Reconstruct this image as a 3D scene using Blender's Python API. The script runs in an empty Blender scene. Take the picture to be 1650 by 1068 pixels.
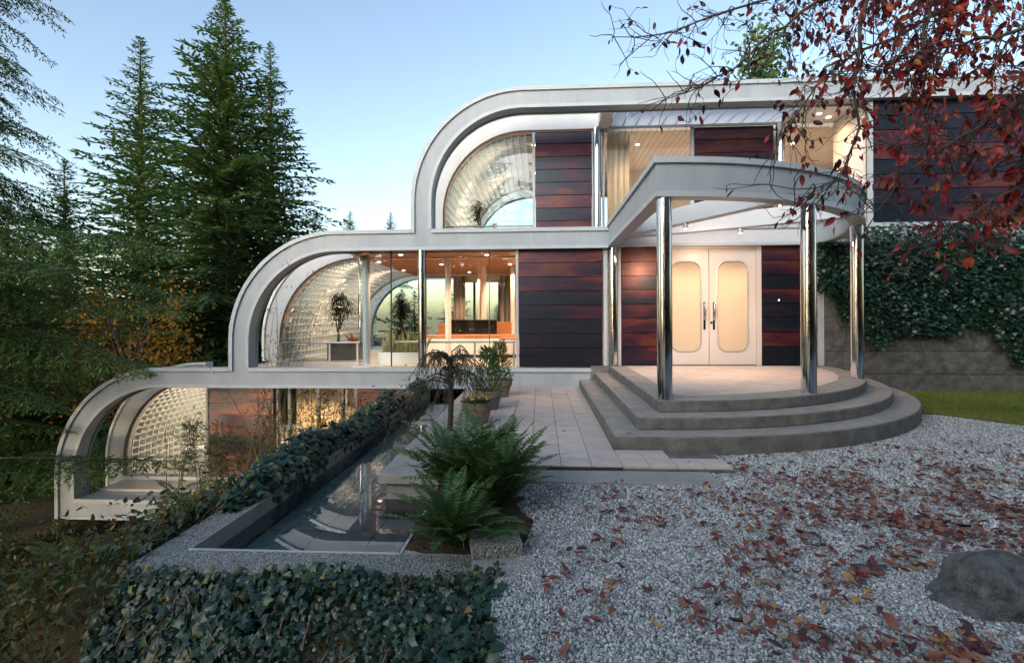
import bpy, math, random
import numpy as np
from mathutils import Matrix, Vector

# ------------------------------------------------------------------ camera, world, sun, exposure
scene = bpy.context.scene
C = scene.collection
PI = math.pi
cam_d = bpy.data.cameras.new('camera')
cam = bpy.data.objects.new('camera', cam_d)
C.objects.link(cam)
cam_d.sensor_width = 36.0
cam_d.lens = 36.0 * 815 / 1650
cam_d.shift_y = -23 / 1650
cam_d.clip_end = 2000
cam.matrix_world = (Matrix.Translation((0, -10.2, 0.985)) @ Matrix.Rotation(math.atan(46 / 815), 4, 'Z')
                    @ Matrix.Rotation(PI / 2, 4, 'X') @ Matrix.Rotation(-0.0045, 4, 'Z'))
scene.camera = cam

SUN_EL, SUN_AZ = math.radians(14.0), math.radians(210.0)      # low evening glow from behind the camera
world = bpy.data.worlds.new('World')
scene.world = world
world.use_nodes = True
wn = world.node_tree
bg = wn.nodes['Background']
sky = wn.nodes.new('ShaderNodeTexSky')
sky.sky_type = 'NISHITA'
sky.sun_disc = False
sky.sun_elevation = SUN_EL
sky.sun_rotation = SUN_AZ
sky.altitude = 300
sky.air_density = 1.0
sky.dust_density = 2.2
sky.ozone_density = 0.45
wn.links.new(sky.outputs[0], bg.inputs[0])
bg.inputs[1].default_value = 0.117
sun_d = bpy.data.lights.new('sun', 'SUN')
sun_d.energy = 1.75
sun_d.angle = math.radians(60)
sun_d.color = (0.90, 0.95, 1.0)
sun = bpy.data.objects.new('sun', sun_d)
C.objects.link(sun)
_sd = Vector((math.sin(SUN_AZ) * math.cos(SUN_EL), math.cos(SUN_AZ) * math.cos(SUN_EL), math.sin(SUN_EL)))
sun.rotation_euler = _sd.to_track_quat('Z', 'Y').to_euler()
vs = scene.view_settings
vs.view_transform = 'Standard'
vs.look = 'None'
vs.exposure = 1.7
vs.gamma = 1.0
vs.use_curve_mapping = False
scene.render.engine = 'CYCLES'
cy = scene.cycles
cy.use_denoising = True
cy.max_bounces = 8
cy.diffuse_bounces = 3
cy.glossy_bounces = 4
cy.transmission_bounces = 4
cy.transparent_max_bounces = 16
cy.caustics_reflective = False
cy.caustics_refractive = False
cy.sample_clamp_indirect = 4.0

random.seed(7)
RNG = np.random.default_rng(11)

# ------------------------------------------------------------------ materials
def new_mat(name):
    m = bpy.data.materials.new(name)
    m.use_nodes = True
    nt = m.node_tree
    return m, nt, nt.nodes['Principled BSDF']

def nd(nt, typ, **kw):
    n = nt.nodes.new(typ)
    for k, v in kw.items():
        if k in n.inputs.keys():
            n.inputs[k].default_value = v
        else:
            setattr(n, k, v)
    return n

def coords(nt, scale=(1, 1, 1), kind='Object'):
    tc = nt.nodes.new('ShaderNodeTexCoord')
    mp = nt.nodes.new('ShaderNodeMapping')
    mp.inputs['Scale'].default_value = scale
    nt.links.new(tc.outputs[kind], mp.inputs[0])
    return mp.outputs[0]

def ramp(nt, fac, stops):
    r = nt.nodes.new('ShaderNodeValToRGB')
    el = r.color_ramp.elements
    while len(el) < len(stops):
        el.new(0.5)
    for e, (p, c) in zip(el, stops):
        e.position = p
        e.color = (*c, 1)
    nt.links.new(fac, r.inputs[0])
    return r.outputs[0]

def M(name, c1, c2=None, rough=0.5, metal=0.0, scale=4.0, stretch=(1, 1, 1), bump=0.0, bscale=40.0, detail=6, spec=0.5, rough2=None):
    m, nt, p = new_mat(name)
    p.inputs['Roughness'].default_value = rough
    p.inputs['Metallic'].default_value = metal
    p.inputs['Specular IOR Level'].default_value = spec
    p.inputs['Base Color'].default_value = (*c1, 1)
    co = coords(nt, stretch)
    if c2 is not None:
        n = nd(nt, 'ShaderNodeTexNoise', Scale=scale, Detail=detail, Roughness=0.65)
        nt.links.new(co, n.inputs['Vector'])
        col = ramp(nt, n.outputs['Fac'], [(0.3, c1), (0.7, c2)])
        nt.links.new(col, p.inputs['Base Color'])
        if rough2 is not None:
            mr = nd(nt, 'ShaderNodeMapRange')
            mr.inputs['To Min'].default_value = rough
            mr.inputs['To Max'].default_value = rough2
            nt.links.new(n.outputs['Fac'], mr.inputs['Value'])
            nt.links.new(mr.outputs[0], p.inputs['Roughness'])
    if bump:
        n2 = nd(nt, 'ShaderNodeTexNoise', Scale=bscale, Detail=4)
        nt.links.new(co, n2.inputs['Vector'])
        b = nd(nt, 'ShaderNodeBump', Strength=bump, Distance=0.02)
        nt.links.new(n2.outputs['Fac'], b.inputs['Height'])
        nt.links.new(b.outputs[0], p.inputs['Normal'])
    return m

def leaf_mat(name, stops, rough=0.5, trans=0.3, spec=0.4):
    """colour from the per-leaf attribute v"""
    m, nt, p = new_mat(name)
    a = nd(nt, 'ShaderNodeAttribute', attribute_name='v')
    col = ramp(nt, a.outputs['Fac'], stops)
    nt.links.new(col, p.inputs['Base Color'])
    p.inputs['Roughness'].default_value = rough
    p.inputs['Specular IOR Level'].default_value = spec
    t = nt.nodes.new('ShaderNodeBsdfTranslucent')
    nt.links.new(col, t.inputs[0])
    mx = nd(nt, 'ShaderNodeMixShader')
    mx.inputs[0].default_value = trans
    nt.links.new(p.outputs[0], mx.inputs[1])
    nt.links.new(t.outputs[0], mx.inputs[2])
    nt.links.new(mx.outputs[0], nt.nodes['Material Output'].inputs[0])
    return m

def glass_mat(name, tint=(0.92, 0.96, 0.95), ior=1.45, rough=0.0, extra=0.0, bump=0.0, bscale=3.0):
    m = bpy.data.materials.new(name)
    m.use_nodes = True
    nt = m.node_tree
    nt.nodes.remove(nt.nodes['Principled BSDF'])
    tr = nt.nodes.new('ShaderNodeBsdfTransparent')
    tr.inputs[0].default_value = (*tint, 1)
    gl = nt.nodes.new('ShaderNodeBsdfGlossy')
    gl.inputs['Roughness'].default_value = rough
    fr = nd(nt, 'ShaderNodeFresnel', IOR=ior)
    mx = nt.nodes.new('ShaderNodeMixShader')
    fac = fr.outputs[0]
    if extra:
        ad = nd(nt, 'ShaderNodeMath', operation='ADD')
        ad.inputs[1].default_value = extra
        nt.links.new(fac, ad.inputs[0])
        fac = ad.outputs[0]
    nt.links.new(fac, mx.inputs[0])
    nt.links.new(tr.outputs[0], mx.inputs[1])
    nt.links.new(gl.outputs[0], mx.inputs[2])
    nt.links.new(mx.outputs[0], nt.nodes['Material Output'].inputs[0])
    if bump:
        n2 = nd(nt, 'ShaderNodeTexNoise', Scale=bscale, Detail=3)
        nt.links.new(coords(nt), n2.inputs['Vector'])
        b = nd(nt, 'ShaderNodeBump', Strength=bump, Distance=0.01)
        nt.links.new(n2.outputs['Fac'], b.inputs['Height'])
        nt.links.new(b.outputs[0], gl.inputs['Normal'])
        nt.links.new(b.outputs[0], fr.inputs['Normal'])
    return m

def emit_mat(name, col, strength):
    m, nt, p = new_mat(name)
    p.inputs['Base Color'].default_value = (0.9, 0.85, 0.75, 1)
    p.inputs['Emission Color'].default_value = (*col, 1)
    p.inputs['Emission Strength'].default_value = strength
    return m

def siding_mat():
    m, nt, p = new_mat('iridescent_siding')
    oi = nt.nodes.new('ShaderNodeObjectInfo')
    tc = nt.nodes.new('ShaderNodeTexCoord')
    mp = nt.nodes.new('ShaderNodeMapping')
    mp.inputs['Scale'].default_value = (0.8, 1.0, 3.2)
    nt.links.new(tc.outputs['Object'], mp.inputs[0])
    mul = nd(nt, 'ShaderNodeVectorMath', operation='MULTIPLY')
    comb = nt.nodes.new('ShaderNodeCombineXYZ')
    for i in range(3):
        nt.links.new(oi.outputs['Random'], comb.inputs[i])
    mul.inputs[1].default_value = (37, 11, 53)
    nt.links.new(comb.outputs[0], mul.inputs[0])
    nt.links.new(mul.outputs[0], mp.inputs['Location'])
    n = nd(nt, 'ShaderNodeTexNoise', Scale=1.1, Detail=6, Roughness=0.58)
    nt.links.new(mp.outputs[0], n.inputs['Vector'])
    mr = nd(nt, 'ShaderNodeMapRange')
    mr.inputs['To Min'].default_value = -0.13
    mr.inputs['To Max'].default_value = 0.13
    nt.links.new(oi.outputs['Random'], mr.inputs['Value'])
    sm = nd(nt, 'ShaderNodeMath', operation='ADD')
    nt.links.new(n.outputs['Fac'], sm.inputs[0]); nt.links.new(mr.outputs[0], sm.inputs[1])
    col = ramp(nt, sm.outputs[0], [(0.28, (0.007, 0.011, 0.017)), (0.41, (0.009, 0.012, 0.023)), (0.48, (0.024, 0.011, 0.024)),
                                   (0.55, (0.060, 0.012, 0.023)), (0.64, (0.105, 0.030, 0.018)), (0.73, (0.028, 0.010, 0.034))])
    n2 = nd(nt, 'ShaderNodeTexNoise', Scale=60.0, Detail=3)
    nt.links.new(coords(nt, (0.6, 1, 1)), n2.inputs['Vector'])
    mixr = nd(nt, 'ShaderNodeMapRange')
    mixr.inputs['To Min'].default_value = 0.2
    mixr.inputs['To Max'].default_value = 0.42
    nt.links.new(n2.outputs['Fac'], mixr.inputs['Value'])
    nt.links.new(mixr.outputs[0], p.inputs['Roughness'])
    nt.links.new(col, p.inputs['Base Color'])
    p.inputs['Metallic'].default_value = 0.35
    p.inputs['Specular IOR Level'].default_value = 0.6
    return m

def wood_ceiling_mat(name, a, b, width=0.12):
    """long boards running along y: thin dark joints, every board its own tone"""
    m, nt, p = new_mat(name)
    tc = nt.nodes.new('ShaderNodeTexCoord')
    mp = nt.nodes.new('ShaderNodeMapping')
    mp.inputs['Rotation'].default_value = (0, 0, PI / 2)
    nt.links.new(tc.outputs['Object'], mp.inputs[0])
    br = nd(nt, 'ShaderNodeTexBrick')
    br.inputs['Color1'].default_value = (*a, 1)
    br.inputs['Color2'].default_value = (*b, 1)
    br.inputs['Mortar'].default_value = (a[0] * 0.25, a[1] * 0.25, a[2] * 0.25, 1)
    br.inputs['Scale'].default_value = 1.0
    br.inputs['Mortar Size'].default_value = 0.006
    br.inputs['Brick Width'].default_value = 2.4
    br.inputs['Row Height'].default_value = width
    nt.links.new(mp.outputs[0], br.inputs['Vector'])
    nt.links.new(br.outputs['Color'], p.inputs['Base Color'])
    p.inputs['Roughness'].default_value = 0.4
    return m

def ground_mat(name, stops, scale=1.2, bump=0.6, rough=0.95, fine=30.0):
    m, nt, p = new_mat(name)
    co = coords(nt)
    n = nd(nt, 'ShaderNodeTexNoise', Scale=scale, Detail=10, Roughness=0.75)
    nt.links.new(co, n.inputs['Vector'])
    nt.links.new(ramp(nt, n.outputs['Fac'], stops), p.inputs['Base Color'])
    n2 = nd(nt, 'ShaderNodeTexNoise', Scale=fine, Detail=5)
    nt.links.new(co, n2.inputs['Vector'])
    b = nd(nt, 'ShaderNodeBump', Strength=bump, Distance=0.03)
    nt.links.new(n2.outputs['Fac'], b.inputs['Height'])
    nt.links.new(b.outputs[0], p.inputs['Normal'])
    p.inputs['Roughness'].default_value = rough
    p.inputs['Specular IOR Level'].default_value = 0.2
    return m

def voronoi_gravel_mat(name, scale, stops):
    m, nt, p = new_mat(name)
    co = coords(nt)
    v = nd(nt, 'ShaderNodeTexVoronoi', Scale=scale)
    nt.links.new(co, v.inputs['Vector'])
    sx = nt.nodes.new('ShaderNodeSeparateColor')
    nt.links.new(v.outputs['Color'], sx.inputs[0])
    nt.links.new(ramp(nt, sx.outputs[0], stops), p.inputs['Base Color'])
    b = nd(nt, 'ShaderNodeBump', Strength=1.0, Distance=0.012, invert=True)
    nt.links.new(v.outputs['Distance'], b.inputs['Height'])
    nt.links.new(b.outputs[0], p.inputs['Normal'])
    p.inputs['Roughness'].default_value = 0.85
    return m

def pebble_mat():
    m, nt, p = new_mat('gravel_stone')
    oi = nt.nodes.new('ShaderNodeObjectInfo')
    nt.links.new(ramp(nt, oi.outputs['Random'], [(0.0, (0.09, 0.098, 0.098)), (0.35, (0.24, 0.253, 0.253)), (0.8, (0.42, 0.437, 0.437)),
                                                 (1.0, (0.66, 0.67, 0.665))]), p.inputs['Base Color'])
    p.inputs['Roughness'].default_value = 0.75
    return m

MT = {}
MT['frame'] = M('painted_steel', (0.245, 0.285, 0.315), (0.345, 0.385, 0.415), rough=0.45, scale=1.6, stretch=(1.2, 1, 0.22), bump=0.05, bscale=25)
MT['flange'] = M('painted_flange', (0.34, 0.385, 0.42), (0.41, 0.455, 0.49), rough=0.4, scale=3)
MT['white'] = M('white_paint', (0.46, 0.485, 0.50), (0.53, 0.55, 0.565), rough=0.5, scale=2)
MT['whitegloss'] = M('white_lacquer', (0.76, 0.74, 0.71), rough=0.3)
MT['doorpaint'] = M('door_paint', (0.50, 0.48, 0.46), (0.54, 0.52, 0.50), rough=0.35, scale=2)
MT['chrome'] = M('polished_steel', (0.55, 0.55, 0.56), (0.63, 0.63, 0.64), rough=0.05, rough2=0.10, metal=1.0, scale=3, stretch=(1, 1, 0.2))
MT['alu'] = M('brushed_aluminium', (0.50, 0.53, 0.56), (0.58, 0.61, 0.63), rough=0.35, metal=0.7, scale=8)
MT['rail'] = M('painted_rail', (0.42, 0.45, 0.47), rough=0.35)
MT['siding'] = siding_mat()
MT['dark'] = M('dark_backing', (0.02, 0.02, 0.022), rough=0.7)
MT['glass'] = glass_mat('window_glass', (0.92, 0.95, 0.94), ior=1.28, extra=0.012)
MT['clearglass'] = glass_mat('clear_bent_glass', (0.90, 0.95, 0.94), ior=1.05)
MT['vaultglass'] = glass_mat('vault_acrylic', (0.86, 0.93, 0.92), ior=1.18, extra=0.0, rough=0.02)
MT['frost'] = None
MT['water'] = glass_mat('pool_water', (0.78, 0.86, 0.85), ior=1.55, extra=0.05, bump=0.03, bscale=2.5)
MT['ceil2'] = wood_ceiling_mat('cedar_ceiling', (0.42, 0.17, 0.075), (0.52, 0.23, 0.11))
MT['ceil3'] = wood_ceiling_mat('pale_board_ceiling', (0.66, 0.54, 0.46), (0.73, 0.61, 0.53), 0.14)
MT['wood'] = M('counter_wood', (0.40, 0.15, 0.06), (0.50, 0.22, 0.09), rough=0.35, scale=6, stretch=(0.3, 4, 4))
MT['floor'] = M('pale_floor', (0.55, 0.50, 0.44), (0.60, 0.55, 0.49), rough=0.35, scale=2)
MT['plaster'] = M('interior_plaster', (0.70, 0.66, 0.60), (0.74, 0.70, 0.64), rough=0.8, scale=2)
MT['curtain'] = M('sheer_curtain', (0.66, 0.60, 0.52), (0.74, 0.68, 0.60), rough=0.9, scale=5, stretch=(4, 4, 0.3))
def add_trans(m, fac, col):
    nt = m.node_tree
    t = nt.nodes.new('ShaderNodeBsdfTranslucent'); t.inputs[0].default_value = (*col, 1)
    mx = nt.nodes.new('ShaderNodeMixShader'); mx.inputs[0].default_value = fac
    nt.links.new(nt.nodes['Principled BSDF'].outputs[0], mx.inputs[1]); nt.links.new(t.outputs[0], mx.inputs[2])
    nt.links.new(mx.outputs[0], nt.nodes['Material Output'].inputs[0])
add_trans(MT['curtain'], 0.55, (0.85, 0.76, 0.64))
MT['concrete'] = M('weathered_concrete', (0.20, 0.20, 0.185), (0.33, 0.325, 0.30), rough=0.85, scale=2.2, bump=0.5, bscale=55, detail=10)
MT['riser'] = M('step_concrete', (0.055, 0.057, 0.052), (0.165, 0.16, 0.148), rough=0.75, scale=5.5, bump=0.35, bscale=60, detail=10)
MT['aggregate'] = voronoi_gravel_mat('exposed_aggregate', 85, [(0, (0.10, 0.108, 0.10)), (0.5, (0.19, 0.20, 0.185)), (1, (0.33, 0.34, 0.325))])
MT['basin'] = M('basin_wall', (0.20, 0.19, 0.17), (0.30, 0.28, 0.25), rough=0.7, scale=5, bump=0.2)
MT['pooltile'] = M('pool_tile', (0.30, 0.35, 0.335), (0.40, 0.44, 0.42), rough=0.5, scale=3, detail=8)
MT['grout'] = M('dark_grout', (0.035, 0.035, 0.033), rough=0.9)
MT['paver'] = M('paving_stone', (0.38, 0.325, 0.295), (0.50, 0.44, 0.40), rough=0.65, scale=4.0, bump=0.12, bscale=70, detail=10)
MT['paver2'] = M('paving_stone_warm', (0.43, 0.375, 0.34), (0.52, 0.465, 0.43), rough=0.62, scale=4.0, bump=0.12, bscale=70, detail=10)
MT['stone'] = M('rough_stone', (0.04, 0.039, 0.036), (0.135, 0.13, 0.118), rough=0.9, scale=6, bump=0.9, bscale=26, detail=12)
MT['rock'] = M('boulder_rock', (0.018, 0.021, 0.022), (0.15, 0.155, 0.155), rough=0.9, scale=16, bump=1.0, bscale=75, detail=14)
MT['soil'] = ground_mat('leaf_litter_soil', [(0.3, (0.02, 0.017, 0.012)), (0.5, (0.045, 0.033, 0.02)), (0.62, (0.08, 0.05, 0.025)), (0.75, (0.035, 0.04, 0.018))], 3.0, 0.9)
MT['hill'] = ground_mat('forest_floor', [(0.25, (0.02, 0.02, 0.011)), (0.45, (0.036, 0.034, 0.017)), (0.6, (0.055, 0.04, 0.02)), (0.75, (0.03, 0.04, 0.017))], 0.9, 0.9)
MT['gravel'] = voronoi_gravel_mat('gravel_bed', 60, [(0, (0.06, 0.066, 0.068)), (0.5, (0.21, 0.222, 0.225)), (1, (0.50, 0.51, 0.51))])
MT['pebble'] = pebble_mat()
MT['lawn'] = ground_mat('lawn_soil', [(0.3, (0.08, 0.12, 0.02)), (0.5, (0.13, 0.15, 0.028)), (0.68, (0.19, 0.17, 0.04))], 1.6, 0.6)
MT['grass'] = leaf_mat('grass_blade', [(0, (0.08, 0.13, 0.02)), (0.5, (0.15, 0.19, 0.03)), (1, (0.24, 0.22, 0.045))], rough=0.6, trans=0.3)
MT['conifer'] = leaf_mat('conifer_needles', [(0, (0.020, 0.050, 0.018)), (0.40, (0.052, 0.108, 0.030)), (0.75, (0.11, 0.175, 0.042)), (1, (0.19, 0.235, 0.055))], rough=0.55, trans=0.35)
MT['conifer_dark'] = leaf_mat('dark_conifer_needles', [(0, (0.018, 0.044, 0.018)), (0.5, (0.045, 0.09, 0.030)), (1, (0.10, 0.15, 0.042))], rough=0.55, trans=0.2)
MT['bark'] = M('bark', (0.045, 0.032, 0.022), (0.10, 0.075, 0.055), rough=0.95, scale=5, stretch=(3, 3, 0.5), bump=0.8, bscale=20)
MT['twig'] = M('dark_twig', (0.022, 0.017, 0.015), (0.05, 0.038, 0.032), rough=0.85, scale=9)
MT['twig_brown'] = M('ivy_stem', (0.10, 0.055, 0.035), (0.17, 0.11, 0.07), rough=0.8, scale=8)
MT['ivy'] = leaf_mat('ivy_leaf', [(0, (0.006, 0.022, 0.015)), (0.5, (0.012, 0.040, 0.024)), (0.85, (0.024, 0.066, 0.028)), (0.95, (0.08, 0.13, 0.025)), (1, (0.16, 0.13, 0.035))], rough=0.36, trans=0.08, spec=0.5)
MT['fern'] = leaf_mat('fern_frond', [(0, (0.026, 0.065, 0.02)), (0.6, (0.055, 0.115, 0.03)), (1, (0.11, 0.165, 0.04))], rough=0.5, trans=0.25)
MT['fern_gold'] = leaf_mat('fern_gold', [(0, (0.05, 0.075, 0.015)), (0.6, (0.10, 0.11, 0.02)), (1, (0.19, 0.15, 0.03))], rough=0.6, trans=0.3)
MT['autumn'] = leaf_mat('autumn_leaf', [(0, (0.035, 0.010, 0.010)), (0.3, (0.08, 0.012, 0.014)), (0.55, (0.24, 0.02, 0.018)), (0.78, (0.38, 0.04, 0.022)),
                                        (0.92, (0.36, 0.10, 0.022)), (1, (0.30, 0.15, 0.04))], rough=0.45, trans=0.35)
MT['fallen'] = leaf_mat('fallen_leaf', [(0, (0.06, 0.022, 0.02)), (0.25, (0.14, 0.026, 0.022)), (0.5, (0.20, 0.065, 0.04)), (0.72, (0.26, 0.13, 0.08)),
                                        (0.88, (0.34, 0.23, 0.17)), (1, (0.40, 0.21, 0.06))], rough=0.5, trans=0.12)
MT['bamboo'] = leaf_mat('bamboo_leaf', [(0, (0.03, 0.05, 0.015)), (0.6, (0.07, 0.09, 0.025)), (1, (0.14, 0.13, 0.04))], rough=0.5, trans=0.35)
MT['brush'] = leaf_mat('brush_leaf', [(0, (0.035, 0.022, 0.012)), (0.22, (0.085, 0.042, 0.018)), (0.38, (0.035, 0.062, 0.018)), (0.65, (0.055, 0.09, 0.024)), (0.85, (0.13, 0.12, 0.03)), (1, (0.32, 0.16, 0.035))], rough=0.7, trans=0.25)
MT['yellow'] = leaf_mat('yellow_leaf', [(0, (0.20, 0.10, 0.015)), (0.6, (0.42, 0.20, 0.02)), (1, (0.50, 0.30, 0.03))], rough=0.6, trans=0.4)
MT['houseplant'] = leaf_mat('houseplant_leaf', [(0, (0.015, 0.03, 0.012)), (0.6, (0.03, 0.05, 0.018)), (1, (0.06, 0.08, 0.03))], rough=0.45, trans=0.2)
MT['snake'] = leaf_mat('snake_plant', [(0, (0.10, 0.13, 0.05)), (0.6, (0.26, 0.27, 0.11)), (1, (0.42, 0.38, 0.18))], rough=0.45, trans=0.15)
MT['croton'] = leaf_mat('croton_leaf', [(0, (0.20, 0.06, 0.02)), (0.6, (0.45, 0.17, 0.04)), (1, (0.40, 0.05, 0.03))], rough=0.45, trans=0.3)
MT['flower'] = leaf_mat('pansy', [(0, (0.75, 0.48, 0.02)), (0.6, (0.80, 0.62, 0.05)), (0.8, (0.16, 0.10, 0.35)), (1, (0.75, 0.72, 0.7))], rough=0.6, trans=0.3)
MT['terracotta'] = M('weathered_terracotta', (0.13, 0.095, 0.07), (0.23, 0.18, 0.145), rough=0.9, scale=6, bump=0.3, bscale=40)
MT['planter'] = M('dark_planter', (0.025, 0.025, 0.027), (0.035, 0.035, 0.037), rough=0.4, scale=4)
MT['red'] = M('red_lacquer', (0.55, 0.045, 0.02), rough=0.4)
MT['blackglass'] = M('black_cabinet', (0.012, 0.010, 0.010), rough=0.12)
MT['lamp'] = emit_mat('lamp_lens', (1.0, 0.80, 0.55), 2.5)

def frosted():
    m = bpy.data.materials.new('frosted_glass')
    m.use_nodes = True
    nt = m.node_tree
    p = nt.nodes['Principled BSDF']
    p.inputs['Base Color'].default_value = (0.86, 0.80, 0.70, 1)
    p.inputs['Roughness'].default_value = 0.25
    t = nt.nodes.new('ShaderNodeBsdfTranslucent')
    t.inputs[0].default_value = (0.92, 0.85, 0.74, 1)
    mx = nt.nodes.new('ShaderNodeMixShader')
    mx.inputs[0].default_value = 0.75
    nt.links.new(p.outputs[0], mx.inputs[1])
    nt.links.new(t.outputs[0], mx.inputs[2])
    nt.links.new(mx.outputs[0], nt.nodes['Material Output'].inputs[0])
    return m
MT['frost'] = frosted()

def louvre_mat():
    m = bpy.data.materials.new('opal_louvre')
    m.use_nodes = True
    nt = m.node_tree
    p = nt.nodes['Principled BSDF']
    p.inputs['Base Color'].default_value = (0.88, 0.88, 0.88, 1)
    p.inputs['Roughness'].default_value = 0.5
    t = nt.nodes.new('ShaderNodeBsdfTranslucent')
    t.inputs[0].default_value = (0.95, 0.95, 0.95, 1)
    mx = nt.nodes.new('ShaderNodeMixShader')
    mx.inputs[0].default_value = 0.8
    nt.links.new(p.outputs[0], mx.inputs[1])
    nt.links.new(t.outputs[0], mx.inputs[2])
    nt.links.new(mx.outputs[0], nt.nodes['Material Output'].inputs[0])
    return m
MT['louvre'] = louvre_mat()

# ------------------------------------------------------------------ object helpers
def tag(o, label=None, cat=None, group=None, kind=None):
    if label: o['label'] = label
    if cat: o['category'] = cat
    if group: o['group'] = group
    if kind: o['kind'] = kind
    return o

def empty(name, loc=(0, 0, 0), parent=None):
    o = bpy.data.objects.new(name, None)
    C.objects.link(o)
    o.location = loc
    o.empty_display_size = 0.1
    if parent: o.parent = parent
    return o

def link(name, me, parent=None, loc=None):
    o = bpy.data.objects.new(name, me)
    C.objects.link(o)
    if parent: o.parent = parent
    if loc is not None: o.location = loc
    return o

class MB:
    """collects shapes; build() links them as one mesh object"""
    def __init__(self):
        self.v, self.f = [], []
    def add(self, vs_, fs_):
        n = len(self.v)
        self.v += [tuple(p) for p in vs_]
        self.f += [tuple(i + n for i in q) for q in fs_]
        return self
    def box(self, x0, x1, y0, y1, z0, z1):
        return self.add([(x0, y0, z0), (x1, y0, z0), (x1, y1, z0), (x0, y1, z0), (x0, y0, z1), (x1, y0, z1), (x1, y1, z1), (x0, y1, z1)],
                        [(3, 2, 1, 0), (4, 5, 6, 7), (0, 1, 5, 4), (1, 2, 6, 5), (2, 3, 7, 6), (3, 0, 4, 7)])
    def prism(self, poly, z0, z1):
        n = len(poly)
        return self.add([(x, y, z0) for x, y in poly] + [(x, y, z1) for x, y in poly],
                        [tuple(range(n - 1, -1, -1)), tuple(range(n, 2 * n))] + [(i, (i + 1) % n, n + (i + 1) % n, n + i) for i in range(n)])
    def tube(self, pts, rad, n=8, cap=True):
        pts = [Vector(p) for p in pts]
        if not hasattr(rad, '__len__'): rad = [rad] * len(pts)
        vs_, fs_ = [], []
        ref = None
        for i, p in enumerate(pts):
            d = (pts[min(i + 1, len(pts) - 1)] - pts[max(i - 1, 0)]).normalized()
            if ref is None:
                ref = d.orthogonal().normalized()
            a = (ref - d * ref.dot(d))
            a = a.normalized() if a.length > 1e-6 else d.orthogonal().normalized()
            ref = a
            b = d.cross(a)
            for k in range(n):
                t = 2 * PI * k / n
                vs_.append(p + (a * math.cos(t) + b * math.sin(t)) * rad[i])
        for i in range(len(pts) - 1):
            for k in range(n):
                k2 = (k + 1) % n
                fs_.append((i * n + k, i * n + k2, (i + 1) * n + k2, (i + 1) * n + k))
        if cap:
            fs_.append(tuple(range(n - 1, -1, -1)))
            fs_.append(tuple((len(pts) - 1) * n + k for k in range(n)))
        return self.add(vs_, fs_)
    def lathe(self, prof, n=32, c=(0, 0, 0)):
        vs_, fs_ = [], []
        for r, z in prof:
            for k in range(n):
                t = 2 * PI * k / n
                vs_.append((c[0] + r * math.cos(t), c[1] + r * math.sin(t), c[2] + z))
        for i in range(len(prof) - 1):
            for k in range(n):
                k2 = (k + 1) % n
                fs_.append((i * n + k, i * n + k2, (i + 1) * n + k2, (i + 1) * n + k))
        return self.add(vs_, fs_)
    def sweep(self, path, section, closed_ends=True):
        """path: list of ((x,z),(nx,nz)) in the facade plane, section: [(u inward, y)] closed polygon"""
        m = len(section)
        vs_, fs_ = [], []
        for (x, z), (nx, nz) in path:
            for u, y in section:
                vs_.append((x + nx * u, y, z + nz * u))
        for i in range(len(path) - 1):
            for k in range(m):
                k2 = (k + 1) % m
                fs_.append((i * m + k, (i + 1) * m + k, (i + 1) * m + k2, i * m + k2))
        if closed_ends:
            fs_.append(tuple(range(m)))
            fs_.append(tuple((len(path) - 1) * m + k for k in range(m - 1, -1, -1)))
        return self.add(vs_, fs_)
    def mesh(self, name, mat, smooth=False, bevel=0):
        me = bpy.data.meshes.new(name)
        me.from_pydata([tuple(p) for p in self.v], [], self.f)
        me.materials.append(mat)
        if smooth:
            me.polygons.foreach_set('use_smooth', [True] * len(me.polygons))
            me.set_sharp_from_angle(angle=math.radians(40))
        me.update()
        return me
    def build(self, name, mat, parent=None, smooth=False, bevel=0.0, loc=None):
        o = link(name, self.mesh(name, mat, smooth), parent, loc)
        if bevel:
            b = o.modifiers.new('bevel', 'BEVEL')
            b.width = bevel
            b.segments = 2
            b.limit_method = 'ANGLE'
        return o

def box(name, mat, parent, x0, x1, y0, y1, z0, z1, bevel=0.0):
    return MB().box(x0, x1, y0, y1, z0, z1).build(name, mat, parent, bevel=bevel)

def np_mesh(name, V, F, mat, v=None, smooth=False):
    """V (n,3), F (m,k) index array; v per-vertex float attribute"""
    me = bpy.data.meshes.new(name)
    V = np.ascontiguousarray(V, dtype=np.float32)
    F = np.ascontiguousarray(F, dtype=np.int32)
    m, k = F.shape
    me.vertices.add(len(V))
    me.vertices.foreach_set('co', V.ravel())
    me.loops.add(m * k)
    me.loops.foreach_set('vertex_index', F.ravel())
    me.polygons.add(m)
    me.polygons.foreach_set('loop_start', np.arange(0, m * k, k, dtype=np.int32))
    me.polygons.foreach_set('loop_total', np.full(m, k, dtype=np.int32))
    if smooth:
        me.polygons.foreach_set('use_smooth', np.ones(m, dtype=bool))
    me.materials.append(mat)
    if v is not None:
        a = me.attributes.new('v', 'FLOAT', 'POINT')
        a.data.foreach_set('value', np.ascontiguousarray(v, dtype=np.float32))
    me.update(calc_edges=True)
    return me

def unit(a):
    return a / np.maximum(np.linalg.norm(a, axis=-1, keepdims=True), 1e-9)

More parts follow.
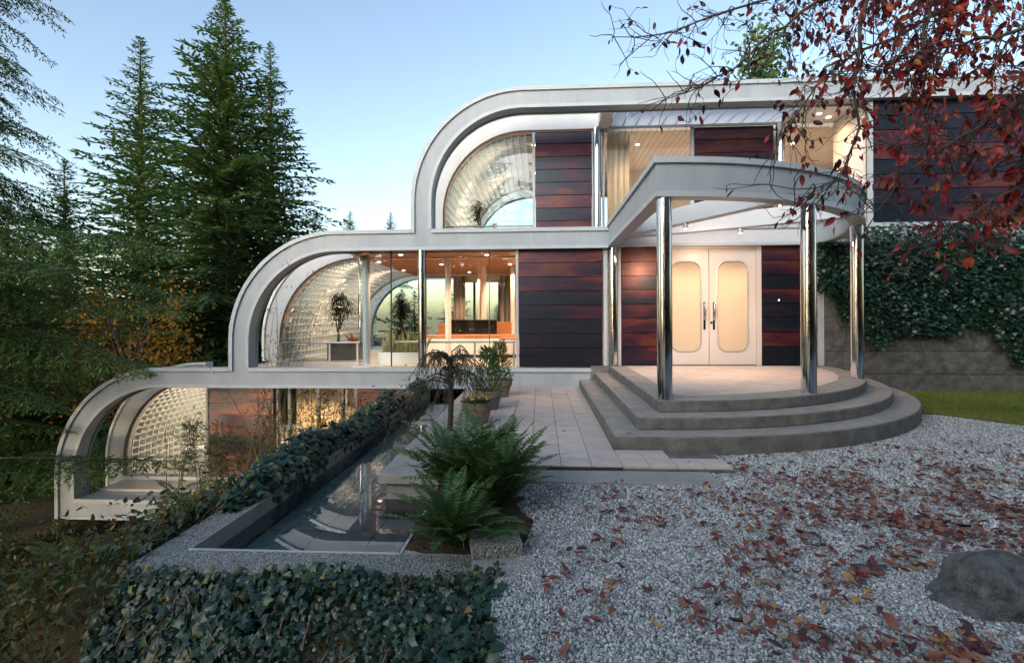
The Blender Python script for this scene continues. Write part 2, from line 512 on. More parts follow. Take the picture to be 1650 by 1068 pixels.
class Kites:
    """many small pointed leaf faces gathered into one mesh"""
    def __init__(self):
        self.P, self.D, self.N, self.L, self.W, self.c = [], [], [], [], [], []
    def add(self, P, D, N, L, W, c):
        n = len(P)
        self.P.append(np.asarray(P, float)); self.D.append(np.asarray(D, float)); self.N.append(np.asarray(N, float))
        self.L.append(np.broadcast_to(L, n)); self.W.append(np.broadcast_to(W, n)); self.c.append(np.broadcast_to(c, n))
    def count(self):
        return sum(len(p) for p in self.P)
    def mesh(self, name, mat):
        P, D, N = np.concatenate(self.P), unit(np.concatenate(self.D)), np.concatenate(self.N)
        L, W, c = np.concatenate(self.L)[:, None], np.concatenate(self.W)[:, None], np.concatenate(self.c)
        S = unit(np.cross(N, D))
        V = np.stack([P, P + D * L * 0.4 + S * W / 2, P + D * L, P + D * L * 0.4 - S * W / 2], 1).reshape(-1, 3)
        F = np.arange(len(V)).reshape(-1, 4)
        return np_mesh(name, V, F, mat, np.repeat(c, 4))

def template_mesh(name, TV, TF, R, P, mat, v):
    """n copies of a small template: R (n,3,3) includes scale, P (n,3)"""
    TV = np.asarray(TV, float); TF = np.asarray(TF, int)
    n, k = len(P), len(TV)
    V = np.einsum('nij,kj->nki', R, TV) + np.asarray(P)[:, None, :]
    F = (TF[None] + (np.arange(n) * k)[:, None, None]).reshape(-1, TF.shape[1])
    return np_mesh(name, V.reshape(-1, 3), F, mat, np.repeat(v, k))

def frames(D, N):
    """rotation matrices with x along D and z close to N"""
    D = unit(D); Y = unit(np.cross(N, D)); Z = np.cross(D, Y)
    return np.stack([D, Y, Z], -1)

# leaf templates (x along the leaf, length 1)
def tri_fan(outline, cz=0.0, c=(0.45, 0)):
    V = [(c[0], c[1], cz)] + [tuple(p) for p in outline]
    n = len(outline)
    return V, [(0, 1 + i, 1 + (i + 1) % n) for i in range(n)]
IVY_V, IVY_F = tri_fan([(0.0, 0.0, 0.0), (-0.06, 0.28, -0.05), (0.18, 0.30, -0.02), (0.30, 0.58, -0.10), (0.52, 0.30, -0.02), (1.0, 0.0, -0.12),
                        (0.52, -0.30, -0.02), (0.30, -0.58, -0.10), (0.18, -0.30, -0.02), (-0.06, -0.28, -0.05)], 0.06, (0.3, 0))
def oval_leaf(fold, curl, twist=0.0, w=0.23):
    xs = [0.0, 0.2, 0.45, 0.72, 1.0]; ws = [0.0, 0.75, 1.0, 0.68, 0.0]
    V, rows = [], []
    for x, q in zip(xs, ws):
        zc = curl * (x - 0.5) ** 2 * 4 - curl
        t = twist * (x - 0.5)
        if q == 0:
            rows.append([len(V)]); V.append((x, 0, zc))
        else:
            y = w * q
            rows.append([len(V), len(V) + 1, len(V) + 2])
            V += [(x, y * math.cos(t), zc + fold * q + y * math.sin(t)), (x, 0, zc), (x, -y * math.cos(t), zc + fold * q - y * math.sin(t))]
    F = [(rows[0][0], rows[1][1], rows[1][0]), (rows[0][0], rows[1][2], rows[1][1])]
    for a, b in ((1, 2), (2, 3)):
        A, B = rows[a], rows[b]
        F += [(A[0], A[1], B[1]), (A[0], B[1], B[0]), (A[1], A[2], B[2]), (A[1], B[2], B[1])]
    F += [(rows[3][0], rows[3][1], rows[4][0]), (rows[3][1], rows[3][2], rows[4][0])]
    return V, F

# ------------------------------------------------------------------ terrain
def sstep(a, b, x):
    t = np.clip((x - a) / (b - a), 0, 1)
    return t * t * (3 - 2 * t)

def ground_z(X, Y):
    X = np.asarray(X, float); Y = np.asarray(Y, float)
    z = np.full(np.broadcast(X, Y).shape, -0.53)
    w = 1.3 + 2.2 * sstep(-1.5, -5.5, Y)                                     # the slope eases off away from the house
    s = sstep(0, 1, (-2.55 - X) / w)
    z = z - 3.15 * s - 0.10 * np.clip(-7 - X, 0, 60)
    # ivy bank in front of the pool
    bank = sstep(-7.15, -8.4, Y) * np.clip(-0.35 - X, 0, 3.0) * 0.42
    z = z - np.where(Y < -7.1, bank, 0) * (1 - s)
    z = z - 0.09 * np.clip(Y - 9, 0, 70) - 0.02 * np.clip(X - 16, 0, 100)
    carve = (X > -2.5) & (X < -0.6) & (Y > -7.1) & (Y < 0.5)
    z = np.where(carve, np.minimum(z, -1.4), z)
    under = (Y > 0.4) & (Y < 8.6) & (X > -2.6) & (X < 14)
    z = np.where(under, np.minimum(z, -0.75), z)
    z = z + 0.05 * np.sin(1.7 * X + 0.6 * Y) * s + 0.06 * np.sin(2.3 * Y - 0.8 * X) * s
    return z

def axis(lo, hi, a, b, st, n):
    inner = np.arange(a, b + st / 2, st)
    left = a - (a - lo) * (np.linspace(1, 0, n + 1)[:-1] ** 2.2)
    right = b + (hi - b) * (np.linspace(0, 1, n + 1)[1:] ** 2.2)
    return np.concatenate([left, inner, right])
gx, gy = axis(-320, 320, -15, 15, 0.25, 22), axis(-320, 420, -13, 12, 0.25, 22)
GX, GY = np.meshgrid(gx, gy)
GZ = ground_z(GX, GY)
GV = np.stack([GX, GY, GZ], -1).reshape(-1, 3)
nx_, ny_ = len(gx), len(gy)
ii = (np.arange(ny_ - 1)[:, None] * nx_ + np.arange(nx_ - 1)[None]).ravel()
GF = np.stack([ii, ii + 1, ii + nx_ + 1, ii + nx_], 1)
tag(link('hillside', np_mesh('hillside', GV, GF, MT['hill'], smooth=True)), kind='structure')

# gravel court: one sheet plus scattered stones
g_poly = [(-0.45, -5.9), (-0.05, -6.6), (-0.10, -6.95), (-0.27, -7.5), (-0.24, -7.8), (-0.20, -8.1), (-0.18, -9), (-0.25, -16), (20, -16), (20, -3.6), (5, 0.0), (1, 0.0), (1, -5.6)]
gm = MB()
gm.add([(x, y, -0.467) for x, y in g_poly], [tuple(range(len(g_poly)))])
tag(gm.build('gravel_court', MT['gravel']), kind='structure')

def stones(name, poly, density, rmin, rmax, seed, label):
    me = bpy.data.meshes.new(name)
    me.from_pydata([(x, y, -0.461) for x, y in poly], [], [tuple(range(len(poly)))])
    o = tag(link(name, me), label, 'gravel', kind='stuff')
    ng = bpy.data.node_groups.new(name, 'GeometryNodeTree')
    ng.interface.new_socket('Geometry', in_out='INPUT', socket_type='NodeSocketGeometry')
    ng.interface.new_socket('Geometry', in_out='OUTPUT', socket_type='NodeSocketGeometry')
    N = ng.nodes
    gi, go = N.new('NodeGroupInput'), N.new('NodeGroupOutput')
    dp = N.new('GeometryNodeDistributePointsOnFaces')
    dp.inputs['Density'].default_value = density
    dp.inputs['Seed'].default_value = seed
    ic = N.new('GeometryNodeMeshIcoSphere')
    ic.inputs['Radius'].default_value = 1.0
    ic.inputs['Subdivisions'].default_value = 1
    sm = N.new('GeometryNodeSetMaterial')
    sm.inputs['Material'].default_value = MT['pebble']
    ip = N.new('GeometryNodeInstanceOnPoints')
    rs = N.new('FunctionNodeRandomValue'); rs.data_type = 'FLOAT_VECTOR'
    rs.inputs['Min'].default_value = (rmin * 0.9, rmin * 0.6, rmin * 0.5)
    rs.inputs['Max'].default_value = (rmax, rmax * 0.85, rmax * 0.75)
    rr = N.new('FunctionNodeRandomValue'); rr.data_type = 'FLOAT_VECTOR'
    rr.inputs['Min'].default_value = (0, 0, 0)
    rr.inputs['Max'].default_value = (6.28, 6.28, 6.28)
    L = ng.links.new
    L(gi.outputs[0], dp.inputs['Mesh']); L(dp.outputs['Points'], ip.inputs['Points'])
    L(ic.outputs['Mesh'], sm.inputs['Geometry']); L(sm.outputs[0], ip.inputs['Instance'])
    L(rr.outputs['Value'], ip.inputs['Rotation']); L(rs.outputs['Value'], ip.inputs['Scale'])
    L(ip.outputs[0], go.inputs[0])
    o.modifiers.new('stones', 'NODES').node_group = ng
    return o
stones('gravel_stones', [(-0.05, -6.6), (-0.10, -6.95), (-0.27, -7.5), (-0.24, -7.8), (-0.20, -8.1), (-0.18, -9), (3.2, -9), (5.2, -6.6)], 10500, 0.0062, 0.0118, 1,
       'loose grey gravel stones covering the near court')
stones('gravel_stones', [(-0.45, -5.8), (-0.05, -6.6), (5.2, -6.6), (8.0, -4.0), (5.6, -2.2), (1.4, -4.4), (1.4, -5.6)], 4600, 0.009, 0.0145, 2,
       'loose grey gravel stones spread between the steps and lawn')

# lawn
lawn_poly = [(5.30, -0.3), (5.28, -1.6), (5.47, -2.43), (5.78, -2.62), (5.95, -2.86), (6.3, -3.35), (7.2, -4.0), (9, -4.6), (14, -5), (14, 0.02)]
lm_ = MB()
lm_.add([(x, y, -0.446) for x, y in lawn_poly], [tuple(range(len(lawn_poly)))])
tag(lm_.build('lawn', MT['lawn']), kind='structure')
def in_poly(x, y, poly):
    c = np.zeros(x.shape, bool)
    n = len(poly)
    for i in range(n):
        x1, y1 = poly[i]; x2, y2 = poly[(i + 1) % n]
        if y1 == y2: continue
        t = ((y1 > y) != (y2 > y)) & (x < (x2 - x1) * (y - y1) / (y2 - y1) + x1)
        c ^= t
    return c
k = Kites()
n = 60000
x, y = RNG.uniform(5.2, 12, n), RNG.uniform(-5, 0, n)
ok = in_poly(x, y, lawn_poly)
x, y = x[ok], y[ok]; n = len(x)
D = np.stack([RNG.normal(0, .45, n), RNG.normal(0, .45, n), np.ones(n)], 1)
k.add(np.stack([x, y, np.full(n, -0.446)], 1), D, RNG.normal(0, 1, (n, 3)), RNG.uniform(.02, .05, n), .008,
      np.clip(.45 + .25 * np.sin(x * 1.3 + y * 2.1) + RNG.normal(0, .2, n), 0, 1))
tag(link('lawn_grass', k.mesh('lawn_grass', MT['grass'])), 'short mossy green grass of the lawn', 'grass', kind='stuff')

# ------------------------------------------------------------------ the house
house = tag(empty('modern_house', (0, 0, 0)), 'white stepped modern house with rounded steel frames and lit glass vaults', 'house')
R_OUT, BW = 2.28, 0.40
LV = [(-10.30, -0.05, -3.24), (-6.47, 2.77, -0.05), (-2.62, 5.61, 2.77)]       # left edge, top, foot of each level's frame

def frame_path(L, T, foot, xend, seg=20, r=R_OUT):
    pts = [((L, foot), (1, 0)), ((L, T - r), (1, 0))]
    for i in range(1, seg + 1):
        a = PI - (PI / 2) * i / seg
        pts.append(((L + r + r * math.cos(a), T - r + r * math.sin(a)), (-math.cos(a), -math.sin(a))))
    pts.append(((xend, T), (0, -1)))
    return pts

def steel_frame(name, y0, y1, lev, xend, lips=True, mat='frame'):
    L, T, foot = lev
    path = frame_path(L, T, foot, xend, 28)
    o = MB().sweep(path, [(0, y0), (BW, y0), (BW, y1), (0, y1)]).build(name, MT[mat], house, smooth=True)
    return o

XE = [-2.2, 1.36, 13.5]
for i, lev in enumerate(LV):
    L, T, foot = lev
    fr = steel_frame('frame_arch', 0.0, 0.30, lev, XE[i])
    nxt = LV[i + 1][0] if i < 2 else None
    # outer flange, broken where the leg above stands
    lo = foot if i == 0 else foot - 0.065
    pth = frame_path(L, T, lo, (nxt if nxt else XE[i]), 28)
    sec = [(-0.012, -0.04), (0.065, -0.04), (0.065, -0.001), (-0.012, -0.001)]
    MB().sweep(pth, sec).build('flange', MT['flange'], fr, smooth=True)
    if nxt:
        MB().box(nxt + BW, XE[i], -0.04, -0.001, T - 0.065, T + 0.012).build('flange', MT['flange'], fr)
    # inner flange
    pth = frame_path(L, T, (foot + (0.412 if i == 0 else 0.012)), XE[i], 28)
    MB().sweep(pth, [(BW - 0.055, -0.028), (BW + 0.01, -0.028), (BW + 0.01, -0.001), (BW - 0.055, -0.001)]).build('flange', MT['flange'], fr, smooth=True)
    MB().sweep(pth, [(BW + 0.002, 0.295), (BW + 0.03, 0.295), (BW + 0.03, 0.31), (BW + 0.002, 0.31)]).build('flange', MT['flange'], fr, smooth=True)
fr = box('bottom_beam', MT['frame'], house, LV[0][0] + BW, -2.6, 0, 0.30, -3.24, -2.83)
MB().box(LV[0][0] + BW, -2.6, -0.04, -0.001, -2.895, -2.818).build('flange', MT['flange'], fr)
MB().box(LV[0][0] + 0.15, -2.6, -0.03, -0.001, -3.25, -3.19).build('flange', MT['flange'], fr)

# the middle beam runs on behind the canopy, the low beam ends at the steps
fr = box('middle_beam', MT['white'], house, 1.361, 13.5, 0.0, 0.30, 2.385, 2.77)
MB().box(1.56, 13.5, -0.04, -0.001, 2.705, 2.782).build('flange', MT['flange'], fr)
MB().box(1.56, 13.5, -0.028, -0.001, 2.375, 2.43).build('flange', MT['flange'], fr)
fr = box('low_beam', MT['frame'], house, -2.199, 1.0, 0.0, 0.30, -0.45, -0.05)
MB().box(-2.199, 1.36, -0.04, -0.001, -0.115, -0.038).build('flange', MT['flange'], fr)
MB().box(-2.199, 0.74, -0.028, -0.001, -0.46, -0.405).build('flange', MT['flange'], fr)

for x, z0, z1 in ((0.25, 5.28, 5.54), (2.6, 5.28, 5.54), (5.1, 5.28, 5.54), (7.9, 5.28, 5.54), (-2.2, 2.46, 2.70), (-0.2, 2.46, 2.70), (-5.95, -0.36, -0.12), (-4.1, -0.36, -0.12), (-1.2, -0.36, -0.12), (-7.4, -3.17, -2.91), (-9.2, -3.17, -2.91)):
    box('panel_seam', MT['rail'], house, x - 0.003, x + 0.003, -0.003, 0.001, z0, z1)

# second row of arches, set back, and the far end of the building
XI = [-7.83, -4.35, 1.30]
for i, lev in enumerate(LV):
    L, T, foot = lev
    a = steel_frame('inner_arch', 1.25, 1.48, (L, T, foot + 0.03), XI[i] if i != 1 else -4.05, mat='white')
    pth = frame_path(L, T, foot + 0.05, XI[i] if i != 1 else -4.05, 28)
    MB().sweep(pth, [(-0.008, 1.215), (0.05, 1.215), (0.05, 1.249), (-0.008, 1.249)]).build('flange', MT['whitegloss'], a, smooth=True)
    MB().sweep(pth, [(BW + 0.001, 1.29), (BW + 0.035, 1.29), (BW + 0.035, 1.33), (BW + 0.001, 1.33)]).build('glazing_bead', MT['wood'], a, smooth=True)
    steel_frame('far_arch', 6.45, 6.62, (L, T, foot + 0.03), [-2.0, -0.5, 3.0][i], mat='plaster')
    steel_frame('rear_frame', 7.6, 7.9, lev, [-2.0, 2.0, 8.0][i])

# glass vaults: ring ribs, long bars and the acrylic skin
def vault(i):
    L, T, foot = LV[i]
    vt = empty('glass_vault', (0, 0, 0), house)
    cx, cz = L + R_OUT, T - R_OUT
    r0, r1 = 1.90, 2.02
    low = foot + 0.06
    def ringpath():
        p = [((cx - r0, low), (-1, 0)), ((cx - r0, cz), (-1, 0))]
        for q in range(1, 17):
            a = PI - PI / 2 * q / 16
            p.append(((cx + r0 * math.cos(a), cz + r0 * math.sin(a)), (math.cos(a), math.sin(a))))
        if i == 2: p.append(((cx + 0.3, T - R_OUT + r0), (0, 1)))
        return p
    ring = MB().sweep(ringpath(), [(0, -0.016), (0.11, -0.016), (0.11, 0.016), (0, 0.016)]).mesh('rib', MT['whitegloss'])
    nring = 24
    for q in range(nring + 1):
        link('rib', ring, vt, (0, 1.55 + (6.35 - 1.55) * q / nring, 0))
    me = MB().box(-0.014, 0.014, 1.55, 6.40, 0.0, 0.10).mesh('bar', MT['whitegloss'])
    def bar(x, z, ang):
        o = link('bar', me, vt, (x, 0, z))
        o.rotation_euler = (0, ang, 0)
    for q in range(19):
        a = PI - PI / 2 * q / 18
        bar(cx + (r0 + 0.004) * math.cos(a), cz + (r0 + 0.004) * math.sin(a), PI / 2 - a)
    zz = cz - 0.17
    while zz > low + 0.05:
        bar(cx - r0 - 0.004, zz, -PI / 2)
        zz -= 0.17
    sk = ringpath()
    MB().sweep([((x + nx * 0.125, z + nz * 0.125), (nx, nz)) for (x, z), (nx, nz) in sk], [(0, 1.48), (0.012, 1.48), (0.012, 6.45), (0, 6.45)]).build('acrylic_skin', MT['vaultglass'], vt, smooth=True)
for i in range(3): vault(i)

# end glazing of the vaults (front at y 1.31, rear at 6.5): a D-shaped pane behind each arch
def arch_pane(i, y, xr, z0=None):
    L, T, foot = LV[i]
    r = R_OUT - BW + 0.02
    cx, cz = L + R_OUT, T - R_OUT
    pts = [(cx - r, foot + 0.03), (cx - r, cz)] + [(cx + r * math.cos(PI - PI / 2 * q / 16), cz + r * math.sin(PI - PI / 2 * q / 16)) for q in range(1, 17)]
    pts += [(xr, cz + r), (xr, foot + 0.03)]
    n = len(pts)
    m = MB()
    m.add([(x, y, z) for x, z in pts] + [(x, y + 0.01, z) for x, z in pts],
          [tuple(range(n)), tuple(range(2 * n - 1, n - 1, -1))] + [(q, n + q, n + (q + 1) % n, (q + 1) % n) for q in range(n)])
    m.build('arched_pane', MT['glass'], house)
arch_pane(0, 1.40, -7.86)
arch_pane(1, 1.40, -4.08)
arch_pane(2, 1.40, -0.17)
arch_pane(1, 6.52, -2.9)
arch_pane(2, 6.52, 0.6)

# floors, ceilings, roof
box('floor_slab', MT['floor'], house, -9.85, -2.6, 0.55, 7.4, -3.1, -2.80)
box('front_ledge', MT['white'], house, -9.85, -2.6, 0.301, 1.30, -2.99, -2.845)
box('window_sill', MT['white'], house, -9.88, -2.6, 1.22, 1.46, -2.8, -2.72)
MB().prism([(-4.05, 1.10), (-3.98, 0.75), (-3.80, 0.42), (-3.5, 0.305), (13.5, 0.305), (13.5, 7.4), (-6.05, 7.4), (-6.05, 1.10)], -0.40, -0.03).build('floor_slab', MT['floor'], house)
box('floor_slab', MT['floor'], house, -2.2, 13.5, 0.32, 7.4, 2.50, 2.765)
box('cedar_ceiling', MT['ceil2'], house, -4.2, 5.5, 0.305, 7.3, 2.385, 2.46)
box('ceiling_trim', MT['plaster'], house, -4.0, -0.5, 1.45, 1.56, 2.355, 2.384)
box('ceiling_trim', MT['plaster'], house, -4.0, -0.5, 6.2, 6.3, 2.355, 2.384)
box('board_ceiling', MT['ceil3'], house, -0.05, 13.4, 1.5, 7.3, 5.215, 5.30)
box('lower_ceiling', MT['plaster'], house, -7.8, -2.65, 1.32, 7.3, -0.56, -0.46)
box('roof_slab', MT['frame'], house, -0.34, 13.4, 1.26, 7.59, 5.45, 5.60)
MB().box(2.2, 5.0, 1.6, 3.0, 5.62, 5.84).build('roof_light', MT['alu'], house)
# end walls and back walls
box('back_wall', MT['plaster'], house, -7.8, -2.65, 7.2, 7.3, -2.8, -0.55)
box('back_wall', MT['plaster'], house, 0.9, 13.4, 7.2, 7.3, -0.02, 2.38)
box('back_wall', MT['plaster'], house, 2.2, 13.4, 4.6, 4.7, 2.77, 5.21)
box('partition_wall', MT['plaster'], house, -2.70, -2.60, 1.6, 7.2, -2.8, -0.55)
box('partition_wall', MT['plaster'], house, 1.30, 1.40, 0.35, 7.2, -0.02, 2.38)
box('partition_wall', MT['plaster'], house, 5.3, 5.4, 1.6, 4.6, 2.77, 5.21)
box('vestibule_wall', MT['plaster'], house, 1.6, 5.4, 1.9, 2.0, -0.02, 2.38)
box('vestibule_floor', MT['floor'], house, 1.41, 5.5, 0.32, 1.9, -0.029, -0.02)

# glazing of level two
def pane(x0, x1, y, z0, z1, mat='glass', name='window_pane', parent=None):
    return box(name, MT[mat], parent or house, x0, x1, y, y + 0.012, z0, z1)
def vpost(x, y, z0, z1, w=0.045, d=0.06, mat='flange', name='mullion'):
    return box(name, MT[mat], house, x - w / 2, x + w / 2, y - d / 2, y + d / 2, z0, z1)
gx2 = [-3.45, -3.10, -2.45, -1.75, -1.05, -0.50]
for a, b in zip(gx2[:-1], gx2[1:]):
    pane(a + 0.008, b - 0.008, 0.16, -0.03, 2.38)
vpost(-3.10, 0.166, -0.028, 2.38, 0.022, 0.03, 'dark', 'glazing_joint')
vpost(-1.05, 0.166, -0.028, 2.38, 0.012, 0.02, 'dark', 'glazing_joint')
vpost(-0.475, 0.15, -0.03, 2.38, 0.05, 0.09)
# bent corner glass, sweeping back to the inner arch
cp = [(-3.45, 0.166), (-3.62, 0.20), (-3.80, 0.32), (-3.93, 0.52), (-4.00, 0.78), (-4.04, 1.24)]
cg = MB()
for z in (-0.03, 2.38):
    cg.v += [(x, y, z) for x, y in cp]
cg.f = [(q, q + 1, q + 7, q + 6) for q in range(5)]
o = cg.build('bent_corner_glass', MT['clearglass'], house, smooth=True)
MB().sweep([((0, 0), (0, 1))], [(0, 0)], False)
hd = MB()
ofs = [(x - 0.10, y - 0.03) for x, y in cp]
hd.prism([(x, y) for x, y in cp] + [(x, y) for x, y in reversed(ofs)], 2.30, 2.38).build('corner_head', MT['wood'], house)
hd = MB()
hd.prism([(x - 0.02, y) for x, y in cp] + [(x - 0.16, y - 0.04) for x, y in reversed(cp)], -0.40, -0.03).build('corner_sill', MT['white'], house)

def chrome_column(x, y, z0, z1, r=0.088, parent=house, name='chrome_column'):
    m = MB().lathe([(0.0, z0), (r, z0), (r, z1), (0.0, z1)], 40)
    return m.build(name, MT['chrome'], parent, smooth=True, loc=(x, y, 0))
chrome_column(-2.42, 0.06, -0.03, 2.384)
MB().lathe([(0.08, -0.03), (0.08, 2.384)], 32).build('corner_column', MT['flange'], house, smooth=True, loc=(-3.80, 0.66, 0))
chrome_column(1.47, 0.10, 0.0, 2.384)
chrome_column(1.28, 1.22, 2.77, 5.205)
chrome_column(5.28, 1.24, 2.77, 5.205)
for x, y in ((-2.15, 1.5), (-1.55, 3.6), (-0.75, 3.6), (-1.9, 5.6)):
    MB().lathe([(0.07, -0.03), (0.07, 2.384)], 24).build('interior_column', MT['whitegloss'], house, smooth=True, loc=(x, y, 0))

# dark iridescent boards
_bm = {}
def siding(x0, x1, z0, z1, y, nrow, last=1.35):
    box('wall_core', MT['dark'], house, x0, x1, y + 0.03, y + 0.14, z0, z1)
    h = (z1 - z0) / (nrow - 1 + last)
    z = z1
    for r in range(nrow):
        hh = h if r < nrow - 1 else z - z0
        key = (round(x1 - x0, 3), round(hh, 3))
        if key not in _bm:
            w = (x1 - x0) / 2 - 0.004
            a, b = -hh / 2 + 0.004, hh / 2 - 0.004
            _bm[key] = MB().add([(-w, -0.024, a), (w, -0.024, a), (w, 0.028, a), (-w, 0.028, a), (-w, -0.004, b), (w, -0.004, b), (w, 0.028, b), (-w, 0.028, b)],
                                [(3, 2, 1, 0), (4, 5, 6, 7), (0, 1, 5, 4), (1, 2, 6, 5), (2, 3, 7, 6), (3, 0, 4, 7)]).mesh('siding_board', MT['siding'])
        link('siding_board', _bm[key], house, ((x0 + x1) / 2, y, z - hh / 2))
        z -= hh
siding(-0.44, 1.26, -0.03, 2.38, 0.14, 8)
siding(1.63, 2.37, 0.0, 2.38, 0.14, 8)
siding(4.39, 5.46, 0.0, 2.38, 0.14, 8)
siding(-0.10, 1.17, 2.77, 5.205, 1.32, 8)
siding(3.45, 5.17, 2.77, 5.205, 1.32, 8)
for q in range(4):
    siding(6.53 + 1.41 * q, 6.53 + 1.41 * (q + 1), 2.785, 5.205, 0.14, 8)
siding(-7.82, -6.25, -2.72, -0.46, 1.32, 8)
siding(-4.26, -2.65, -2.72, -0.46, 1.32, 8)
for x, y, z0, z1, w in ((1.31, 0.14, -0.03, 2.38, 0.07), (1.36, 0.16, -0.03, 2.38, 0.02), (1.59, 0.14, 0.0, 2.38, 0.06), (5.52, 0.12, 0.0, 2.38, 0.10),
                        (-0.14, 1.33, 2.77, 5.205, 0.06), (1.20, 1.33, 2.77, 5.205, 0.05), (3.40, 1.33, 2.77, 5.205, 0.07), (1.43, 1.33, 2.77, 5.205, 0.05),
                        (6.49, 0.14, 2.785, 5.205, 0.07), (-7.85, 1.33, -2.72, -0.46, 0.05)):
    vpost(x, y, z0, z1, w, 0.08)

# level three windows beyond the arch
pane(1.46, 3.36, 1.34, 2.77, 5.205)
pane(5.42, 8.6, 1.34, 2.77, 5.205)
vpost(5.38, 1.33, 2.77, 5.205, 0.06, 0.08)
box('return_wall', MT['plaster'], house, 6.44, 6.52, 0.32, 1.30, 2.785, 5.205)
box('plain_soffit', MT['plaster'], house, 5.30, 13.4, 0.301, 1.30, 5.22, 5.26)
box('cross_beam', MT['plaster'], house, 1.30, 1.55, 0.301, 1.26, 5.215, 5.56)
for q in range(13):
    x = 1.58 + q * 0.285
    MB().add([(x, 0.305, 5.235), (x + 0.262, 0.305, 5.235), (x + 0.262, 1.27, 5.235), (x, 1.27, 5.235), (x, 0.305, 5.25), (x + 0.262, 0.305, 5.29), (x + 0.262, 1.27, 5.29), (x, 1.27, 5.25)],
             [(3, 2, 1, 0), (4, 5, 6, 7), (0, 1, 5, 4), (1, 2, 6, 5), (2, 3, 7, 6), (3, 0, 4, 7)]).build('soffit_louvre', MT['louvre'], house)
box('soffit_edge', MT['flange'], house, 1.56, 5.29, 1.20, 1.262, 5.19, 5.232)

# lower level glazing and curtains
pane(-6.20, -4.30, 1.40, -2.72, -0.46)
for x in (-6.18, -5.9, -5.2, -4.62, -4.30):
    vpost(x, 1.395, -2.72, -0.46, 0.06, 0.08, 'white')
def curtain(x0, x1, y, z0, z1, amp=0.05, per=0.14):
    n = max(8, int((x1 - x0) / per * 6))
    m = MB()
    for z in (z0, z1):
        m.v += [(x0 + (x1 - x0) * q / n, y + amp * math.sin(2 * PI * (x1 - x0) * q / n / per), z) for q in range(n + 1)]
    m.f = [(q, q + 1, n + 2 + q, n + 1 + q) for q in range(n)]
    o = m.build('curtain', MT['curtain'], house, smooth=True)
    o.modifiers.new('solid', 'SOLIDIFY').thickness = 0.006
    return o
curtain(-5.85, -4.66, 1.62, -2.78, -0.5)
curtain(-4.60, -4.32, 1.60, -2.78, -0.5)
curtain(1.55, 2.05, 1.55, 2.78, 5.2, 0.06, 0.13)
curtain(-1.35, 0.5, 6.6, -0.02, 2.37, 0.07, 0.16)
curtain(-2.9, -2.5, 6.6, -0.02, 2.37, 0.06, 0.14)
# rear windows of level two
pane(-2.9, 0.9, 6.95, -0.02, 2.38)
for x in (-2.9, -2.25, -1.4, -0.9, 0.0, 0.88):
    vpost(x, 6.95, -0.02, 2.38, 0.07, 0.09, 'dark')
box('window_head', MT['plaster'], house, -2.9, 0.9, 6.85, 7.05, 2.18, 2.384)

# railings
def railing(pts, z, zt, posts, mat='rail'):
    r = empty('railing', (0, 0, 0), house)
    MB().tube([(x, y, zt) for x, y in pts], 0.022, 10).build('handrail', MT[mat], r, smooth=True)
    for x, y in posts:
        box('post', MT[mat], r, x - 0.018, x + 0.018, y - 0.018, y + 0.018, z, zt - 0.01)
railing([(-6.05, 1.19), (-4.15, 1.19)], -0.03, 0.42, [(-6.0, 1.19), (-4.85, 1.19), (-4.2, 1.19)])
railing([(-3.08, 0.35), (-2.5, 0.35)], -0.03, 0.47, [])
railing([(-2.32, 0.35), (-0.52, 0.35)], -0.03, 0.47, [(-1.38, 0.35), (-0.56, 0.35)])
railing([(-2.2, 1.55), (-0.17, 1.55)], 2.77, 3.10, [(-1.15, 1.55), (-0.2, 1.55)])
railing([(-9.85, 1.56), (-7.9, 1.56)], -2.8, -2.35, [(-9.8, 1.56), (-8.85, 1.56)])

